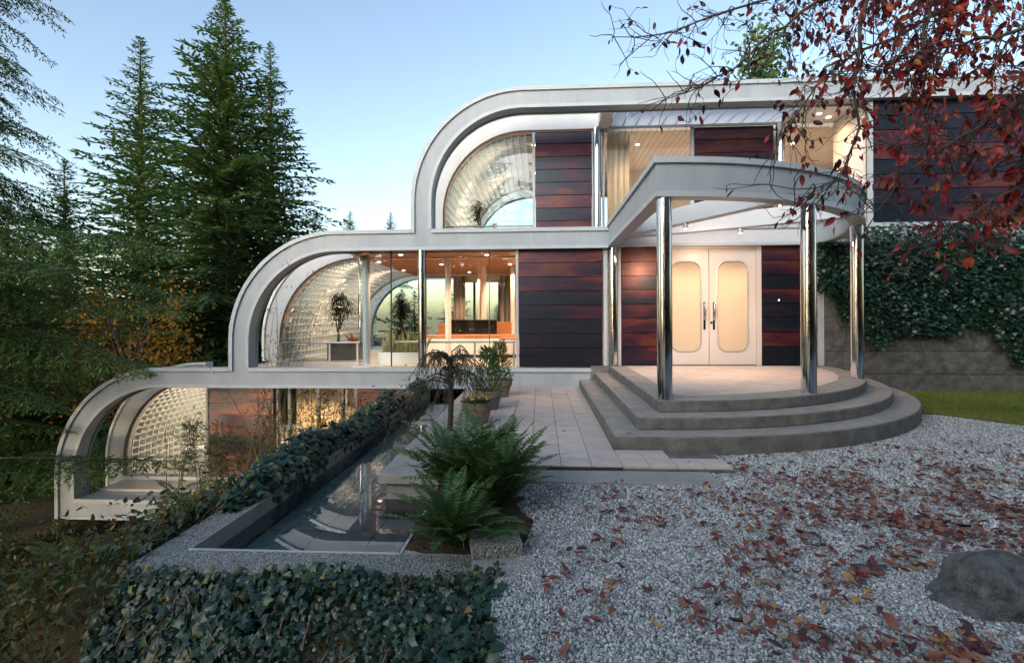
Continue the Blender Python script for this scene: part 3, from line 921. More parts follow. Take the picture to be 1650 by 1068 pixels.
# front doors
def rrect(w, h, r, n=10, cx=0, cz=0):
    p = []
    for sx, sz, a0 in ((1, 1, 0), (-1, 1, PI / 2), (-1, -1, PI), (1, -1, 1.5 * PI)):
        for q in range(n + 1):
            a = a0 + PI / 2 * q / n
            p.append((cx + sx * (w / 2 - r) + r * math.cos(a), cz + sz * (h / 2 - r) + r * math.sin(a)))
    return p
DZ1 = 2.33
def door(x0, x1, hside):
    y0, y1 = 0.13, 0.18
    d = empty('front_door', (0, 0, 0), house)
    cx, cz = (x0 + x1) / 2, 1.18
    inner = rrect(0.60, 1.80, 0.2, 10, cx, cz)
    n = len(inner)
    def outer_pt(p):
        dx, dz = p[0] - cx, p[1] - cz
        s = min(((x1 - x0) / 2 - 0.004) / max(abs(dx), 1e-6), (1.155) / max(abs(dz), 1e-6))
        return (cx + dx * s, cz + dz * s)
    outer = [outer_pt(p) for p in inner]
    # snap nearest points to the corners
    for cxx in (x0 + 0.004, x1 - 0.004):
        for czz in (cz - 1.155, cz + 1.155):
            q = min(range(n), key=lambda t: (outer[t][0] - cxx) ** 2 + (outer[t][1] - czz) ** 2)
            outer[q] = (cxx, czz)
    m = MB()
    m.v = [(x, y0, z) for x, z in inner] + [(x, y0, z) for x, z in outer] + [(x, y1, z) for x, z in inner] + [(x, y1, z) for x, z in outer]
    for q in range(n):
        q2 = (q + 1) % n
        m.f += [(q, n + q, n + q2, q2), (2 * n + q, 2 * n + q2, 3 * n + q2, 3 * n + q), (q, q2, 2 * n + q2, 2 * n + q), (n + q, 3 * n + q, 3 * n + q2, n + q2)]
    m.build('door_leaf', MT['doorpaint'], d)
    g = MB(); pn = rrect(0.61, 1.81, 0.2, 10, cx, cz)
    g.add([(x, y0 + 0.02, z) for x, z in pn] + [(x, y0 + 0.03, z) for x, z in pn], [tuple(range(n)), tuple(range(2 * n - 1, n - 1, -1))])
    g.build('frosted_pane', MT['frost'], d)
    tr = MB().tube([(x, y0 - 0.002, z) for x, z in inner] + [(inner[0][0], y0 - 0.002, inner[0][1])], 0.013, 8, False)
    tr.build('pane_trim', MT['alu'], d, smooth=True)
    hx = x1 - 0.09 if hside > 0 else x0 + 0.09
    hh = MB().tube([(hx, y0, 1.23), (hx, y0 - 0.05, 1.24), (hx, y0 - 0.06, 1.20), (hx, y0 - 0.06, 0.98), (hx, y0 - 0.04, 0.93), (hx, y0, 0.92)], 0.014, 10)
    hh.box(hx - 0.02, hx + 0.02, y0 - 0.008, y0, 0.72, 1.27)
    hh.build('handle', MT['chrome'], d, smooth=True)
    return d
door(2.45, 3.365, 1)
door(3.37, 4.285, -1)
box('door_jamb', MT['doorpaint'], house, 2.38, 2.447, 0.10, 0.20, 0.0, 2.384)
box('door_jamb', MT['doorpaint'], house, 4.288, 4.38, 0.10, 0.20, 0.0, 2.384)
box('door_head', MT['doorpaint'], house, 2.447, 4.288, 0.10, 0.20, DZ1 + 0.008, 2.384)
MB().lathe([(0.0, -0.01), (0.022, -0.01), (0.022, 0.01), (0, 0.01)], 16).build('door_lock', MT['chrome'], house, loc=(3.41, 0.12, 0.86)).rotation_euler = (PI / 2, 0, 0)
bell = MB().box(-0.009, 0.009, -0.012, 0.0, -0.012, 0.012).build('doorbell', MT['lamp'], house, loc=(4.72, 0.115, 1.30))

# entrance canopy
CX = 1.36
def qring(r0, r1, xl, seg=40, top=None):
    out = [(CX + r1 * math.sin(PI / 2 * q / seg), -r1 * math.cos(PI / 2 * q / seg)) for q in range(seg + 1)]
    inn = [(CX + r0 * math.sin(PI / 2 * q / seg), -r0 * math.cos(PI / 2 * q / seg)) for q in range(seg + 1)]
    return out, inn
def canopy_band(z0, z1, r0, r1, xin):
    """left straight run plus quarter ring, thickness r1-r0"""
    out, inn = qring(r0, r1, CX)
    xl = CX - (r1 - 4.22)
    poly = [(xl, -0.042), (xl, -r1)] + out[1:] + [(CX + r1, -0.042), (CX + r0, -0.042)] + [p for p in reversed(inn) if p[0] > xin and p[1] < -0.05] + [(xin, -math.sqrt(max(r0 * r0 - (xin - CX) ** 2, 0))), (xin, -0.042)]
    return MB().prism(poly, z0, z1)
can = empty('entrance_canopy', (0, 0, 0), house)
def band_quads(z0, z1, r0, r1, xl, xin, seg=44):
    """as strips of quads so that the curved faces stay clean"""
    m = MB()
    o_ = [(xl, -0.043), (xl, -r1)]
    i_ = [(xin, -0.043), (xin, -math.sqrt(r0 * r0 - (xin - CX) ** 2))]
    for q in range(1, seg + 1):
        a = PI / 2 * q / seg * (1 - 0.0065)
        ro = (CX + r1 * math.sin(a), -r1 * math.cos(a))
        ri = (CX + r0 * math.sin(a), -r0 * math.cos(a))
        if ri[0] <= xin + 0.01: continue
        o_.append(ro); i_.append(ri)
    n = len(o_)
    m.v = [(x, y, z0) for x, y in o_] + [(x, y, z0) for x, y in i_] + [(x, y, z1) for x, y in o_] + [(x, y, z1) for x, y in i_]
    for q in range(n - 1):
        m.f += [(q, q + 1, 2 * n + q + 1, 2 * n + q), (n + q, 3 * n + q, 3 * n + q + 1, n + q + 1), (q, n + q, n + q + 1, q + 1), (2 * n + q, 2 * n + q + 1, 3 * n + q + 1, 3 * n + q)]
    m.f += [(0, 2 * n, 3 * n, n), (n - 1, 2 * n - 1, 4 * n - 1, 3 * n - 1)]
    return m
band_quads(2.40, 2.83, 4.00, 4.20, CX, CX + 0.20).build('fascia', MT['frame'], can, smooth=True)
band_quads(2.775, 2.845, 3.97, 4.235, CX - 0.035, CX + 0.22).build('flange', MT['flange'], can, smooth=True)
band_quads(2.385, 2.45, 4.01, 4.215, CX - 0.015, CX + 0.18).build('flange', MT['flange'], can, smooth=True)
for ang in (30, 60):
    a = math.radians(ang)
    rb = MB().box(0.14, 3.995, -0.06, 0.06, 2.52, 2.78).box(0.14, 3.995, -0.09, 0.09, 2.505, 2.53).build('rafter', MT['white'], can)
    rb.location = (CX + 0.06, -0.10, 0)
    rb.rotation_euler = (0, 0, -a)
for ang in (0, 30, 60):
    a = math.radians(ang)
    chrome_column(CX + 0.11 * (ang == 0) + 4.10 * math.sin(a), -4.10 * math.cos(a), 0.0, 2.39, 0.09, can, 'chrome_column')

# recessed lamps: fixture disc and its own light
def downlight(x, y, z, power, col=(1.0, 0.76, 0.50), ang=None, r=0.06, aim=None, parent=house, vis_r=0.032):
    m = MB().lathe([(0.0, -0.004), (vis_r or r, -0.004), ((vis_r or r) + 0.015, 0.0), ((vis_r or r) + 0.015, 0.01)], 20)
    o = m.build('downlight', MT['lamp'], parent, loc=(x, y, z - 0.01))
    ld = bpy.data.lights.new('downlight', 'SPOT')
    ld.energy = power * 1.2
    ld.color = col
    ld.spot_size = math.radians(ang or (130 if aim is None else 96))
    ld.spot_blend = 0.6
    ld.shadow_soft_size = r
    lo = bpy.data.objects.new('downlight_lamp', ld)
    C.objects.link(lo)
    lo.parent = o
    lo.location = (0, 0, -0.03)
    if aim is not None:
        v = Vector(aim) - Vector((x, y, z - 0.04))
        lo.rotation_euler = v.to_track_quat('-Z', 'Y').to_euler()
    return o
WARM = (1.0, 0.60, 0.34)
for x, y in ((-3.1, 0.9), (-1.2, 1.1), (-2.6, 3.0), (-0.8, 3.2), (-2.2, 5.4), (0.4, 2.2)):
    downlight(x, y, 2.384, 60, WARM)
for x, y in ((2.4, 2.4), (4.3, 2.6), (6.2, 2.6), (7.6, 2.4), (0.6, 3.2)):
    downlight(x, y, 5.214, 75, (1.0, 0.74, 0.55))
downlight(5.85, 0.75, 5.219, 12, WARM)
downlight(6.15, 0.95, 5.219, 7, WARM)
for x, y in ((-7.2, 2.9), (-5.5, 2.3), (-4.9, 2.4), (-5.4, 5.0), (-3.6, 2.6), (-7.4, 5.2)):
    downlight(x, y, -0.561, 75, (1.0, 0.70, 0.44))
for x, y in ((-1.5, 2.2), (-1.5, 4.6)):
    downlight(x + 1.35, y, 5.19, 60, (1.0, 0.76, 0.52), aim=(-2.0, y, 3.6))
for y in (2.3, 4.6):
    downlight(-4.05, y, 2.384, 50, (1.0, 0.76, 0.52), aim=(-6.0, y, 0.9))
for y in (2.3, 4.6):
    downlight(-7.78, y, -0.561, 60, (1.0, 0.80, 0.58), aim=(-9.8, y, -1.8))
for x in (2.5, 3.4, 4.3):
    downlight(x, 1.1, 2.384, 17, (1.0, 0.70, 0.46), aim=(x, 0.3, 0.9))
box('vestibule_ceiling', MT['plaster'], house, 5.501, 5.502, 0.5, 0.6, 2.3, 2.31)
# spotlights under the canopy rafters
def canopy_spot(x, y, power, aim, ang=110):
    s = empty('canopy_spotlight', (x, y, 2.50), can)
    MB().lathe([(0.0, -0.09), (0.035, -0.09), (0.035, 0.0), (0.0, 0.0)], 16).build('housing', MT['alu'], s)
    l = MB().lathe([(0.0, -0.093), (0.03, -0.093)], 16).build('lens', MT['lamp'], s)
    ld = bpy.data.lights.new('canopy_lamp', 'SPOT')
    ld.energy = power * 0.78; ld.color = (1.0, 0.63, 0.40); ld.spot_size = math.radians(ang); ld.spot_blend = 0.9; ld.shadow_soft_size = 0.06
    lo = bpy.data.objects.new('canopy_lamp', ld)
    C.objects.link(lo); lo.parent = s; lo.location = (0, 0, -0.11)
    lo.rotation_euler = (Vector(aim) - Vector((x, y, 2.39))).to_track_quat('-Z', 'Y').to_euler()
canopy_spot(CX + 2.0 * math.cos(math.radians(60)), -2.0 * math.sin(math.radians(60)) - 0.1, 85, (3.2, -0.6, 0.4), 150)
canopy_spot(CX + 2.4 * math.cos(math.radians(30)), -2.4 * math.sin(math.radians(30)) - 0.1, 75, (3.3, -0.3, 0.6), 150)

# ------------------------------------------------------------------ entrance steps and platform
steps = tag(empty('entrance_steps', (0, 0, 0)), 'three curved concrete entrance steps with pale stone landing under canopy', 'steps')
def step_poly(r, xl, yb=-0.045, seg=48):
    p = [(xl, yb), (xl, -r)]
    if xl < CX: p.append((CX, -r))
    p += [(CX + r * math.sin(PI / 2 * q / seg), -r * math.cos(PI / 2 * q / seg)) for q in range(1, seg + 1)]
    return [q for q in p if q[1] <= yb + 1e-6] if yb < 0 else p
def clip_right(p, yb):
    return p
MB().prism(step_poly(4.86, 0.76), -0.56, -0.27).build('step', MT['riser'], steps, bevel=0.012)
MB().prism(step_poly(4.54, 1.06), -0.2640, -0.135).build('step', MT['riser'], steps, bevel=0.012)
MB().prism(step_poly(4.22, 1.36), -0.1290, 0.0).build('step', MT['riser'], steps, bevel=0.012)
MT['tread'] = M('worn_lit_tread', (0.19, 0.18, 0.165), (0.31, 0.295, 0.27), rough=0.7, scale=5, bump=0.25, bscale=60, detail=10)  # pale from wear, with light on the step tops put into the colour
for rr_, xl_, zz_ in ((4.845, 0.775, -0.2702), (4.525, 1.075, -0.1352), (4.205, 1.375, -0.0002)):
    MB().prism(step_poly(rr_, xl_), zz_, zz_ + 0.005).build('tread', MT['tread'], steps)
MB().box(1.0, 5.6, -0.044, 0.32, -0.5, -0.004).build('threshold', MT['riser'], steps)
# stone tiles of the landing, clipped to the curve
def clip_poly(poly, inside, inter):
    out = []
    for i in range(len(poly)):
        a, b = poly[i - 1], poly[i]
        ia, ib = inside(a), inside(b)
        if ib:
            if not ia: out.append(inter(a, b))
            out.append(b)
        elif ia:
            out.append(inter(a, b))
    return out
RT = 3.86
def ins(p): return (p[0] - CX) ** 2 + p[1] ** 2 <= RT * RT
def itx(a, b):
    lo, hi = 0.0, 1.0
    sa = ins(a)
    for _ in range(24):
        m = (lo + hi) / 2
        p = (a[0] + (b[0] - a[0]) * m, a[1] + (b[1] - a[1]) * m)
        if ins(p) == sa: lo = m
        else: hi = m
    m = (lo + hi) / 2
    return (a[0] + (b[0] - a[0]) * m, a[1] + (b[1] - a[1]) * m)
ts = 0.57
for ix in range(8):
    for iy in range(8):
        x0, y0 = CX + 0.32 + ix * ts, -0.05 - (iy + 1) * ts
        x1, y1 = x0 + ts, y0 + ts
        g = 0.0025
        pl = []
        crn = [(x0 + g, y0 + g), (x1 - g, y0 + g), (x1 - g, y1 - g), (x0 + g, y1 - g)]
        for a, b in zip(crn, crn[1:] + crn[:1]):
            for t in range(4): pl.append((a[0] + (b[0] - a[0]) * t / 4, a[1] + (b[1] - a[1]) * t / 4))
        if not any(ins(p) for p in pl): continue
        pl = clip_poly(pl, ins, itx)
        if len(pl) < 3: continue
        # follow the curve between the cut points
        o = MB().prism(pl, -0.01, 0.011).build('landing_tile', MT['paver2'] if (ix + iy) % 3 else MT['paver'], steps)

# ------------------------------------------------------------------ terrace paving
terr = tag(MB().box(-1.38, 0.758, -5.46, -0.045, -0.62, -0.412).build('terrace', MT['grout']), kind='structure')
tw, tl = 0.285, 0.57
pm = {}
def tile(x0, x1, y0, y1, mat):
    key = (round(x1 - x0, 3), round(y1 - y0, 3), mat)
    if key not in pm:
        w, l = (x1 - x0) / 2 - 0.003, (y1 - y0) / 2 - 0.003
        pm[key] = MB().box(-w, w, -l, l, -0.02, 0.0).mesh('paving_tile', MT[mat])
    link('paving_tile', pm[key], terr, ((x0 + x1) / 2, (y0 + y1) / 2, -0.402 + random.uniform(-.001, .001)))
xs = [-1.38 + 0.08, ]
col = 0
x = 0.758
while x > -1.36:
    x0 = max(x - tw, -1.38)
    y = -0.05 - (tl / 2 if col % 2 else 0)
    if col % 2: tile(x0, x, y, -0.05, 'paver')
    while y > -5.16:
        y2 = max(y - tl, -5.17)
        tile(x0, x, y2, y, random.choice(['paver', 'paver', 'paver2']))
        y = y2
    tile(x0, x, -5.46, -5.17, 'paver')
    x = x0; col += 1
for q in range(4):      # border tiles passing in front of the steps
    tile(0.758 + q * 0.2 * 1.25, 0.758 + (q + 1) * 0.25, -5.46, -5.17, 'paver')
for q in range(2):
    tile(0.758 + q * 0.25, 0.758 + (q + 1) * 0.25, -5.17, -4.87, 'paver')
MB().box(0.759, 1.76, -5.46, -4.87, -0.62, -0.424).build('paving_bed', MT['riser'], terr)
MB().box(-0.55, 1.54, -5.80, -5.463, -0.62, -0.440).build('kerb', MT['concrete'], terr, bevel=0.01)

# ------------------------------------------------------------------ reflecting pool
pool = tag(empty('reflecting_pool', (0, 0, 0)), 'long reflecting pool with aggregate concrete coping beside the terrace', 'pool')
PX0, PX1, PYF, PYB = -2.27, -0.89, -7.06, -0.05
MB().prism([(-2.50, -7.32), (-0.35, -7.32), (-0.35, PYF), (PX0, PYF), (PX0, -6.2), (-2.50, -6.2)], -0.58, -0.50).build('coping', MT['aggregate'], pool, bevel=0.008)
MB().box(-2.50, PX0, -6.199, PYB, -0.58, -0.502).build('coping', MT['aggregate'], pool)
MB().box(PX1, -0.35, PYF + 0.001, -5.9, -0.58, -0.502).build('coping', MT['concrete'], pool)
MB().box(-2.46, PX0 - 0.001, -7.28, PYB, -4.2, -0.581).build('basin_wall', MT['basin'], pool)
MB().box(PX0, -0.4, -7.28, PYF - 0.001, -1.6, -0.581).build('basin_wall', MT['basin'], pool)
MB().box(PX1 + 0.001, -0.45, PYF, -5.86, -1.2, -0.581).build('basin_wall', MT['basin'], pool)
MB().box(PX0 - 0.0005, PX0 + 0.012, PYF, PYB, -0.76, -0.497).build('edge_trim', MT['basin'], pool)
for (a, b, c_, d_) in ((PX0, PX1, PYF - 0.012, PYF + 0.004), (PX1 - 0.004, PX1 + 0.012, PYF, -5.86)):
    MB().box(a, b, c_, d_, -0.60, -0.494).build('edge_trim', MT['flange'], pool)
MB().box(-2.26, -0.45, -7.05, 0.2, -1.0, -0.772).build('basin_bed', MT['grout'], pool)
tp = 0.46
me = MB().box(-tp / 2 + 0.005, tp / 2 - 0.005, -tp / 2 + 0.005, tp / 2 - 0.005, -0.02, 0.0).mesh('pool_tile', MT['pooltile'])
for ix in range(3):
    for iy in range(15):
        link('pool_tile', me, pool, (PX0 + 0.01 + tp * (ix + .5), PYF + tp * (iy + .5), -0.76))
tag(MB().add([(PX0 + .004, PYF + .002, -0.615), (PX1, PYF + .002, -0.615), (PX1, PYB, -0.615), (PX0 + .004, PYB, -0.615)], [(0, 1, 2, 3)]).build('pool_water', MT['water']), kind='structure')
# concrete ledge that projects over the water
ledge = tag(empty('terrace_ledge', (0, 0, 0)), 'cantilevered concrete ledge slab over the pool edge beside ferns', 'ledge')
MB().box(-1.42, -0.86, -5.86, -0.05, -0.465, -0.375).build('slab', MT['concrete'], ledge, bevel=0.01)
MB().box(-1.37, -0.90, -5.80, -0.05, -0.80, -0.466).build('base', MT['basin'], ledge)
lp = tag(MB().prism([(-1.16, -4.62), (-0.92, -4.70), (-0.90, -4.36), (-1.06, -4.32)], -0.374, -0.352).build('stone_plate', MT['paver'], None), 'small pale stone plate lying on the concrete ledge by ferns', 'stone plate')
# loose concrete blocks
b1 = tag(MB().box(-0.155, 0.155, -0.11, 0.11, -0.04, 0.04).build('concrete_block', MT['aggregate'], bevel=0.008, loc=(-0.285, -7.08, -0.415)), 'loose rectangular concrete block tilted on the pool corner beside the fern', 'block')
b1.rotation_euler = (0.02, 0.03, 0.22)
b2 = tag(MB().box(-0.17, 0.17, -0.13, 0.13, -0.05, 0.05).build('concrete_block', MT['concrete'], bevel=0.008, loc=(-0.24, -7.2, -0.505)), 'lower concrete block half buried under the tilted one', 'block')
b2.rotation_euler = (0, 0, 0.1)
# planting bed soil
sb = MB()
nb = 14
for iy in range(nb + 1):
    for ix in range(nb + 1):
        xx, yy = -0.90 + 0.95 * ix / nb, -7.05 + 1.5 * iy / nb
        sb.v.append((xx, yy, -0.50 + 0.07 * math.sin(PI * ix / nb) * math.sin(PI * iy / nb) + random.uniform(-.012, .012)))
for iy in range(nb):
    for ix in range(nb):
        a = iy * (nb + 1) + ix
        sb.f.append((a, a + 1, a + nb + 2, a + nb + 1))
tag(sb.build('planting_bed', MT['soil'], smooth=True), kind='structure')

# ------------------------------------------------------------------ stone retaining wall on the right
wall = tag(empty('stone_wall', (0, 0, 0)), 'rough stone block wall below the upper storey, draped with ivy', 'wall')
def rough_block(x0, x1, z0, z1, y, seed, amp=0.02):
    r = random.Random(seed)
    nx, nz = max(3, int((x1 - x0) / 0.12)), max(2, int((z1 - z0) / 0.1))
    m = MB()
    ph = [r.uniform(0, 6.3) for _ in range(6)]
    for iz in range(nz + 1):
        for ix in range(nx + 1):
            x, z = x0 + (x1 - x0) * ix / nx, z0 + (z1 - z0) * iz / nz
            edge = min(ix, nx - ix, iz, nz - iz)
            d = 0 if edge == 0 else amp * (0.6 + 0.5 * math.sin(6 * x + ph[0]) * math.sin(8 * z + ph[1]) + r.uniform(-0.5, 0.5))
            m.v.append((x, y - d, z))
    for iz in range(nz):
        for ix in range(nx):
            a = iz * (nx + 1) + ix
            m.f.append((a, a + 1, a + nx + 2, a + nx + 1))
    n = len(m.v)
    m.v += [(x0, y + 0.1, z0), (x1, y + 0.1, z0), (x1, y + 0.1, z1), (x0, y + 0.1, z1)]
    bl, br, tr, tl_ = 0, nx, (nx + 1) * (nz + 1) - 1, (nx + 1) * nz
    m.f += [tuple(list(range(bl, br + 1)) + [n + 1, n]), tuple(list(range(tr, tl_ - 1, -1)) + [n + 3, n + 2])]
    m.f += [tuple([tl_ - q * (nx + 1) for q in range(nz + 1)] + [n, n + 3]), tuple([br + q * (nx + 1) for q in range(nz + 1)] + [n + 2, n + 1])]
    m.build('stone_block', MT['stone'], wall)
MB().box(5.58, 14, 0.10, 0.29, -0.6, 2.38).build('wall_core', MT['dark'], wall)
MB().box(5.58, 14, -0.02, 0.09, -0.62, -0.165).build('plinth', MT['stone'], wall)
sd = 0
for r_, (z0, z1) in enumerate(((-0.155, 0.285), (0.295, 0.965), (0.975, 1.66), (1.67, 2.375))):
    x = 5.58
    while x < 13.9:
        w = [1.3, 1.9, 1.1, 1.6][(sd + r_) % 4]
        rough_block(x, min(x + w, 14) - 0.008, z0, z1, 0.06, sd)
        x += w; sd += 1

# ------------------------------------------------------------------ ivy
def ivy_leaves(P, N, size, droop=0.5, seed=1, v=None):
    """leaf frames for points P on a surface with outward normals N: tips hang down and outwards"""
    r = np.random.default_rng(seed)
    n = len(P)
    N = unit(N + r.normal(0, .38, (n, 3)))
    down = np.tile([0, 0, -1.0], (n, 1)) * droop + r.normal(0, .6, (n, 3))
    D = unit(down - N * (down * N).sum(1, keepdims=True) + N * 0.15)
    R = frames(D, N) * (np.broadcast_to(size, n))[:, None, None]
    if v is None: v = np.clip(r.normal(.42, .24, n), 0, 1)
    return R, P, v

IVY_T = []
for q in range(8):
    vv = q / 7
    IVY_T.append(np_mesh('ivy_leaf', np.array(IVY_V), np.array(IVY_F), MT['ivy'], np.full(len(IVY_V), vv)))
def leaf_objects(name, meshes, R, P, v, parent=None, fn=None):
    m4 = Matrix.Identity(4)
    for i in range(len(P)):
        me = meshes[min(len(meshes) - 1, int(v[i] * len(meshes)))]
        o = bpy.data.objects.new(name, me)
        C.objects.link(o)
        mt = np.eye(4); mt[:3, :3] = R[i]; mt[:3, 3] = P[i]
        if parent is not None: o.parent = parent
        o.matrix_basis = Matrix(mt.tolist())
        if fn: fn(o)

def view_size(P, s):
    d = np.asarray(P) - np.array([0, -10.2, 0.985])
    return s / np.maximum(d[:, 1] - 0.056 * d[:, 0], .2)

def in_view(P):
    d = np.asarray(P) - np.array([0, -10.2, 0.985])
    w = d[:, 1] * .9984 - d[:, 0] * .0563; u = d[:, 0] * .9984 + d[:, 1] * .0563
    px, py = 825 + 815 * u / np.maximum(w, .1), 511 - 815 * d[:, 2] / np.maximum(w, .1)
    return (px > 0) & (px < 1650) & (py > 0) & (py < 1068) & (w > .2)

# bank of ivy in front of the pool: leaves over a bulging slope
r = np.random.default_rng(5)
n = 9000
w = r.uniform(0, 1, n); u = -0.22 - (2.26 - .12 * w) * r.uniform(0, 1, n)
Y = -7.33 - 1.45 * w
Zg = ground_z(u, Y)
top = -0.60
left = sstep(-0.2, -2.2, u)
Z = np.where(w < 0.25, top - 0.05 - (w / 0.25) * 0.10 * left, 0)
prof = top + 0.06 * np.sin(u * 5) * .3 - left * (0.12 + 1.05 * sstep(0.05, 0.75, w)) - (1 - left) * 0.05 - 0.25 * sstep(0.5, 1, w) * left
Z = np.maximum(prof, Zg) + 0.05 + 0.05 * np.sin(6.1 * u + 3 * Y) * np.sin(4.3 * Y + 1) + r.uniform(-.05, .05, n)
P = np.stack([u, Y, Z], 1)
nrm = np.stack([-0.25 * left, -0.75 * left - 0.25, 0.7 + 0 * left], 1)
ivy_R, ivy_P, ivy_v = ivy_leaves(P, nrm, r.uniform(.03, .085, n) * (.75 + .25 * np.sin(3 * u + 5 * w)), 0.35, 6)
under_leaf = r.random(n) < .025
ivy_v = np.where(under_leaf, r.choice([.93, .97, 1.0], n), np.minimum(ivy_v, .88))
bed = tag(empty('ivy_bed', (-1.4, -7.4, -0.6)), 'dense dark ivy bank spilling down in front of the pool coping', 'ivy')
vis = view_size(P, np.linalg.norm(ivy_R[:, :, 0], axis=1)) * in_view(P)
order = np.argsort(-vis)
big, rest = order[:300], order[300:]
offs = np.array([-1.4, -7.4, -0.6])
leaf_objects('ivy_leaf', IVY_T, ivy_R[big], ivy_P[big] - offs, ivy_v[big], bed)
tag(link('ivy_leaves', template_mesh('ivy_leaves', IVY_V, IVY_F, ivy_R[rest], ivy_P[rest] - offs, MT['ivy'], ivy_v[rest]), bed), kind='stuff')
us = np.linspace(-2.42, -0.22, 26); wsq = np.linspace(0, 1, 14)
UU, WW = np.meshgrid(us, wsq); YY = -7.33 - 1.45 * WW
LL = sstep(-0.2, -2.2, UU)
ZZ = np.maximum(top - LL * (0.12 + 1.05 * sstep(0.05, 0.75, WW)) - (1 - LL) * 0.05 - 0.25 * sstep(0.5, 1, WW) * LL, ground_z(UU, YY)) - 0.03
ii = (np.arange(13)[:, None] * 26 + np.arange(25)[None]).ravel()
link('root_mat', np_mesh('root_mat', np.stack([UU, YY, ZZ], -1).reshape(-1, 3) - offs, np.stack([ii, ii + 1, ii + 27, ii + 26], 1), MT['soil'], smooth=True), bed)

rn = MB()
for q in range(46):
    x0, y0 = r.uniform(-2.35, -.3), -7.33 - r.uniform(0, .9)
    dx, dy = r.normal(0, .25), -r.uniform(.15, .5)
    pts = []
    for j in range(6):
        xx, yy = x0 + dx * j / 5, y0 + dy * j / 5
        ww = np.clip((-7.33 - yy) / 1.45, 0, 1); ll = float(sstep(-0.2, -2.2, np.array(xx)))
        zz = max(top - ll * (0.12 + 1.05 * float(sstep(0.05, 0.75, np.array(ww)))) - (1 - ll) * .05 - .25 * float(sstep(.5, 1, np.array(ww))) * ll, float(ground_z(xx, yy))) + .07 + r.normal(0, .02)
        pts.append((xx + 1.4, yy + 7.4, zz + .6))
    rn.tube(pts, [.005] * 5 + [.002], 4, False)
rn.build('runners', MT['twig_brown'], bed)

# hedge of ivy on the left coping
n = 6500
t = r.uniform(0, 1, n)
Y = -6.45 + 6.3 * t ** 0.9
a = r.uniform(-0.35, PI * 0.95, n)
hw, hh = 0.15 + 0.04 * np.sin(Y * 3.1), 0.22 + 0.06 * np.sin(Y * 2.3 + 1) + .03 * np.sin(Y * 7)
grow = sstep(-6.5, -5.9, Y)
rad = r.uniform(.45, 1.1, n)
P = np.stack([-2.40 + np.cos(a) * hw * rad * (0.5 + .5 * grow), Y, -0.49 + np.sin(a) * hh * rad * (.25 + .75 * grow)], 1)
N_ = np.stack([np.cos(a), np.full(n, -.35), np.sin(a) + .3], 1)
h_R, h_P, h_v = ivy_leaves(P, N_, r.uniform(.05, .085, n), 0.5, 8)
h_v = np.where(r.random(n) < .04, 0.95, np.minimum(h_v, .88))
hd = tag(empty('ivy_hedge', (-2.45, -3, -0.5)), 'low trailing ivy hedge along the far coping of the pool', 'ivy')
offs = np.array([-2.45, -3, -0.5])
n2 = 700
x2 = -2.5 - 0.3 * r.random(n2) ** 1.3; y2 = r.uniform(-7.2, -3.4, n2)
P2 = np.stack([x2, y2, np.minimum(ground_z(x2, y2) + .05, -.52) + r.uniform(-.02, .07, n2)], 1)
R2, P2, v2 = ivy_leaves(P2, np.tile([-.5, -.4, .8], (n2, 1)), r.uniform(.045, .08, n2), .4, 18)
h_R = np.concatenate([h_R, R2]); h_P = np.concatenate([h_P, P2]); h_v = np.concatenate([h_v, np.minimum(v2, .9)]); P = np.concatenate([P, P2]); a = np.concatenate([a, np.full(n2, PI)])
order = np.argsort(-view_size(P, np.linalg.norm(h_R[:, :, 0], axis=1)) * (0.3 + (np.cos(a) > -.3)))
big, rest = order[:260], order[260:]
leaf_objects('ivy_leaf', IVY_T, h_R[big], h_P[big] - offs, h_v[big], hd)
tag(link('ivy_leaves', template_mesh('ivy_leaves', IVY_V, IVY_F, h_R[rest], h_P[rest] - offs, MT['ivy'], h_v[rest]), hd), kind='stuff')
core = MB().tube([(0, -3.2, 0.02), (0, -2.6, 0.06), (0, 0, 0.06), (0, 2.9, 0.06)], [0.02, 0.06, 0.07, 0.06], 8)
core.build('stems', MT['twig'], hd)

# ivy on the stone wall
n = 15000
x = r.uniform(5.35, 13.5, n)
low = 1.0 + 0.28 * np.sin(1.9 * x + .4) + 0.2 * np.sin(4.7 * x) - 0.55 * np.exp(-((x - 7.0) / .55) ** 2) - 0.35 * sstep(8.6, 9.4, x) + 0.7 * sstep(5.9, 5.4, x) - 0.28 * sstep(6.0, 6.6, x)
z = 2.72 - (2.72 - low) * r.random(n) ** 0.9 + r.normal(0, .05, n)
bulge = 0.10 + 0.16 * np.clip((z - low) / 1.2, 0, 1) + .06 * np.sin(3 * x + 2 * z) * np.sin(5 * z)
y = 0.0 - bulge * r.uniform(.5, 1.05, n)
z = np.where(x < 5.9, np.minimum(z, 2.35), z)
P = np.stack([x, y, z], 1)
wR, wP, wv = ivy_leaves(P, np.tile([0, -.8, .75], (n, 1)), r.uniform(.055, .10, n), 0.7, 9)
iw = tag(empty('wall_ivy', (8.5, 0, 1.5)), 'thick curtain of dark glossy ivy hanging over the stone wall', 'ivy')
offs = np.array([8.5, 0, 1.5])
tag(link('ivy_leaves', template_mesh('ivy_leaves', IVY_V, IVY_F, wR, wP - offs, MT['ivy'], np.minimum(wv, .85)), iw), kind='stuff')
st = MB()
for q in range(40):
    x0 = r.uniform(5.5, 13); zt = r.uniform(1.6, 2.6)
    pts = [(x0 + r.normal(0, .05) - 8.5, -0.03 - r.uniform(0, .05), zz - 1.5) for zz in np.linspace(zt, r.uniform(.2, 1.0), 7)]
    st.tube(pts, 0.008, 5)
st.build('vine_stems', MT['twig'], iw)

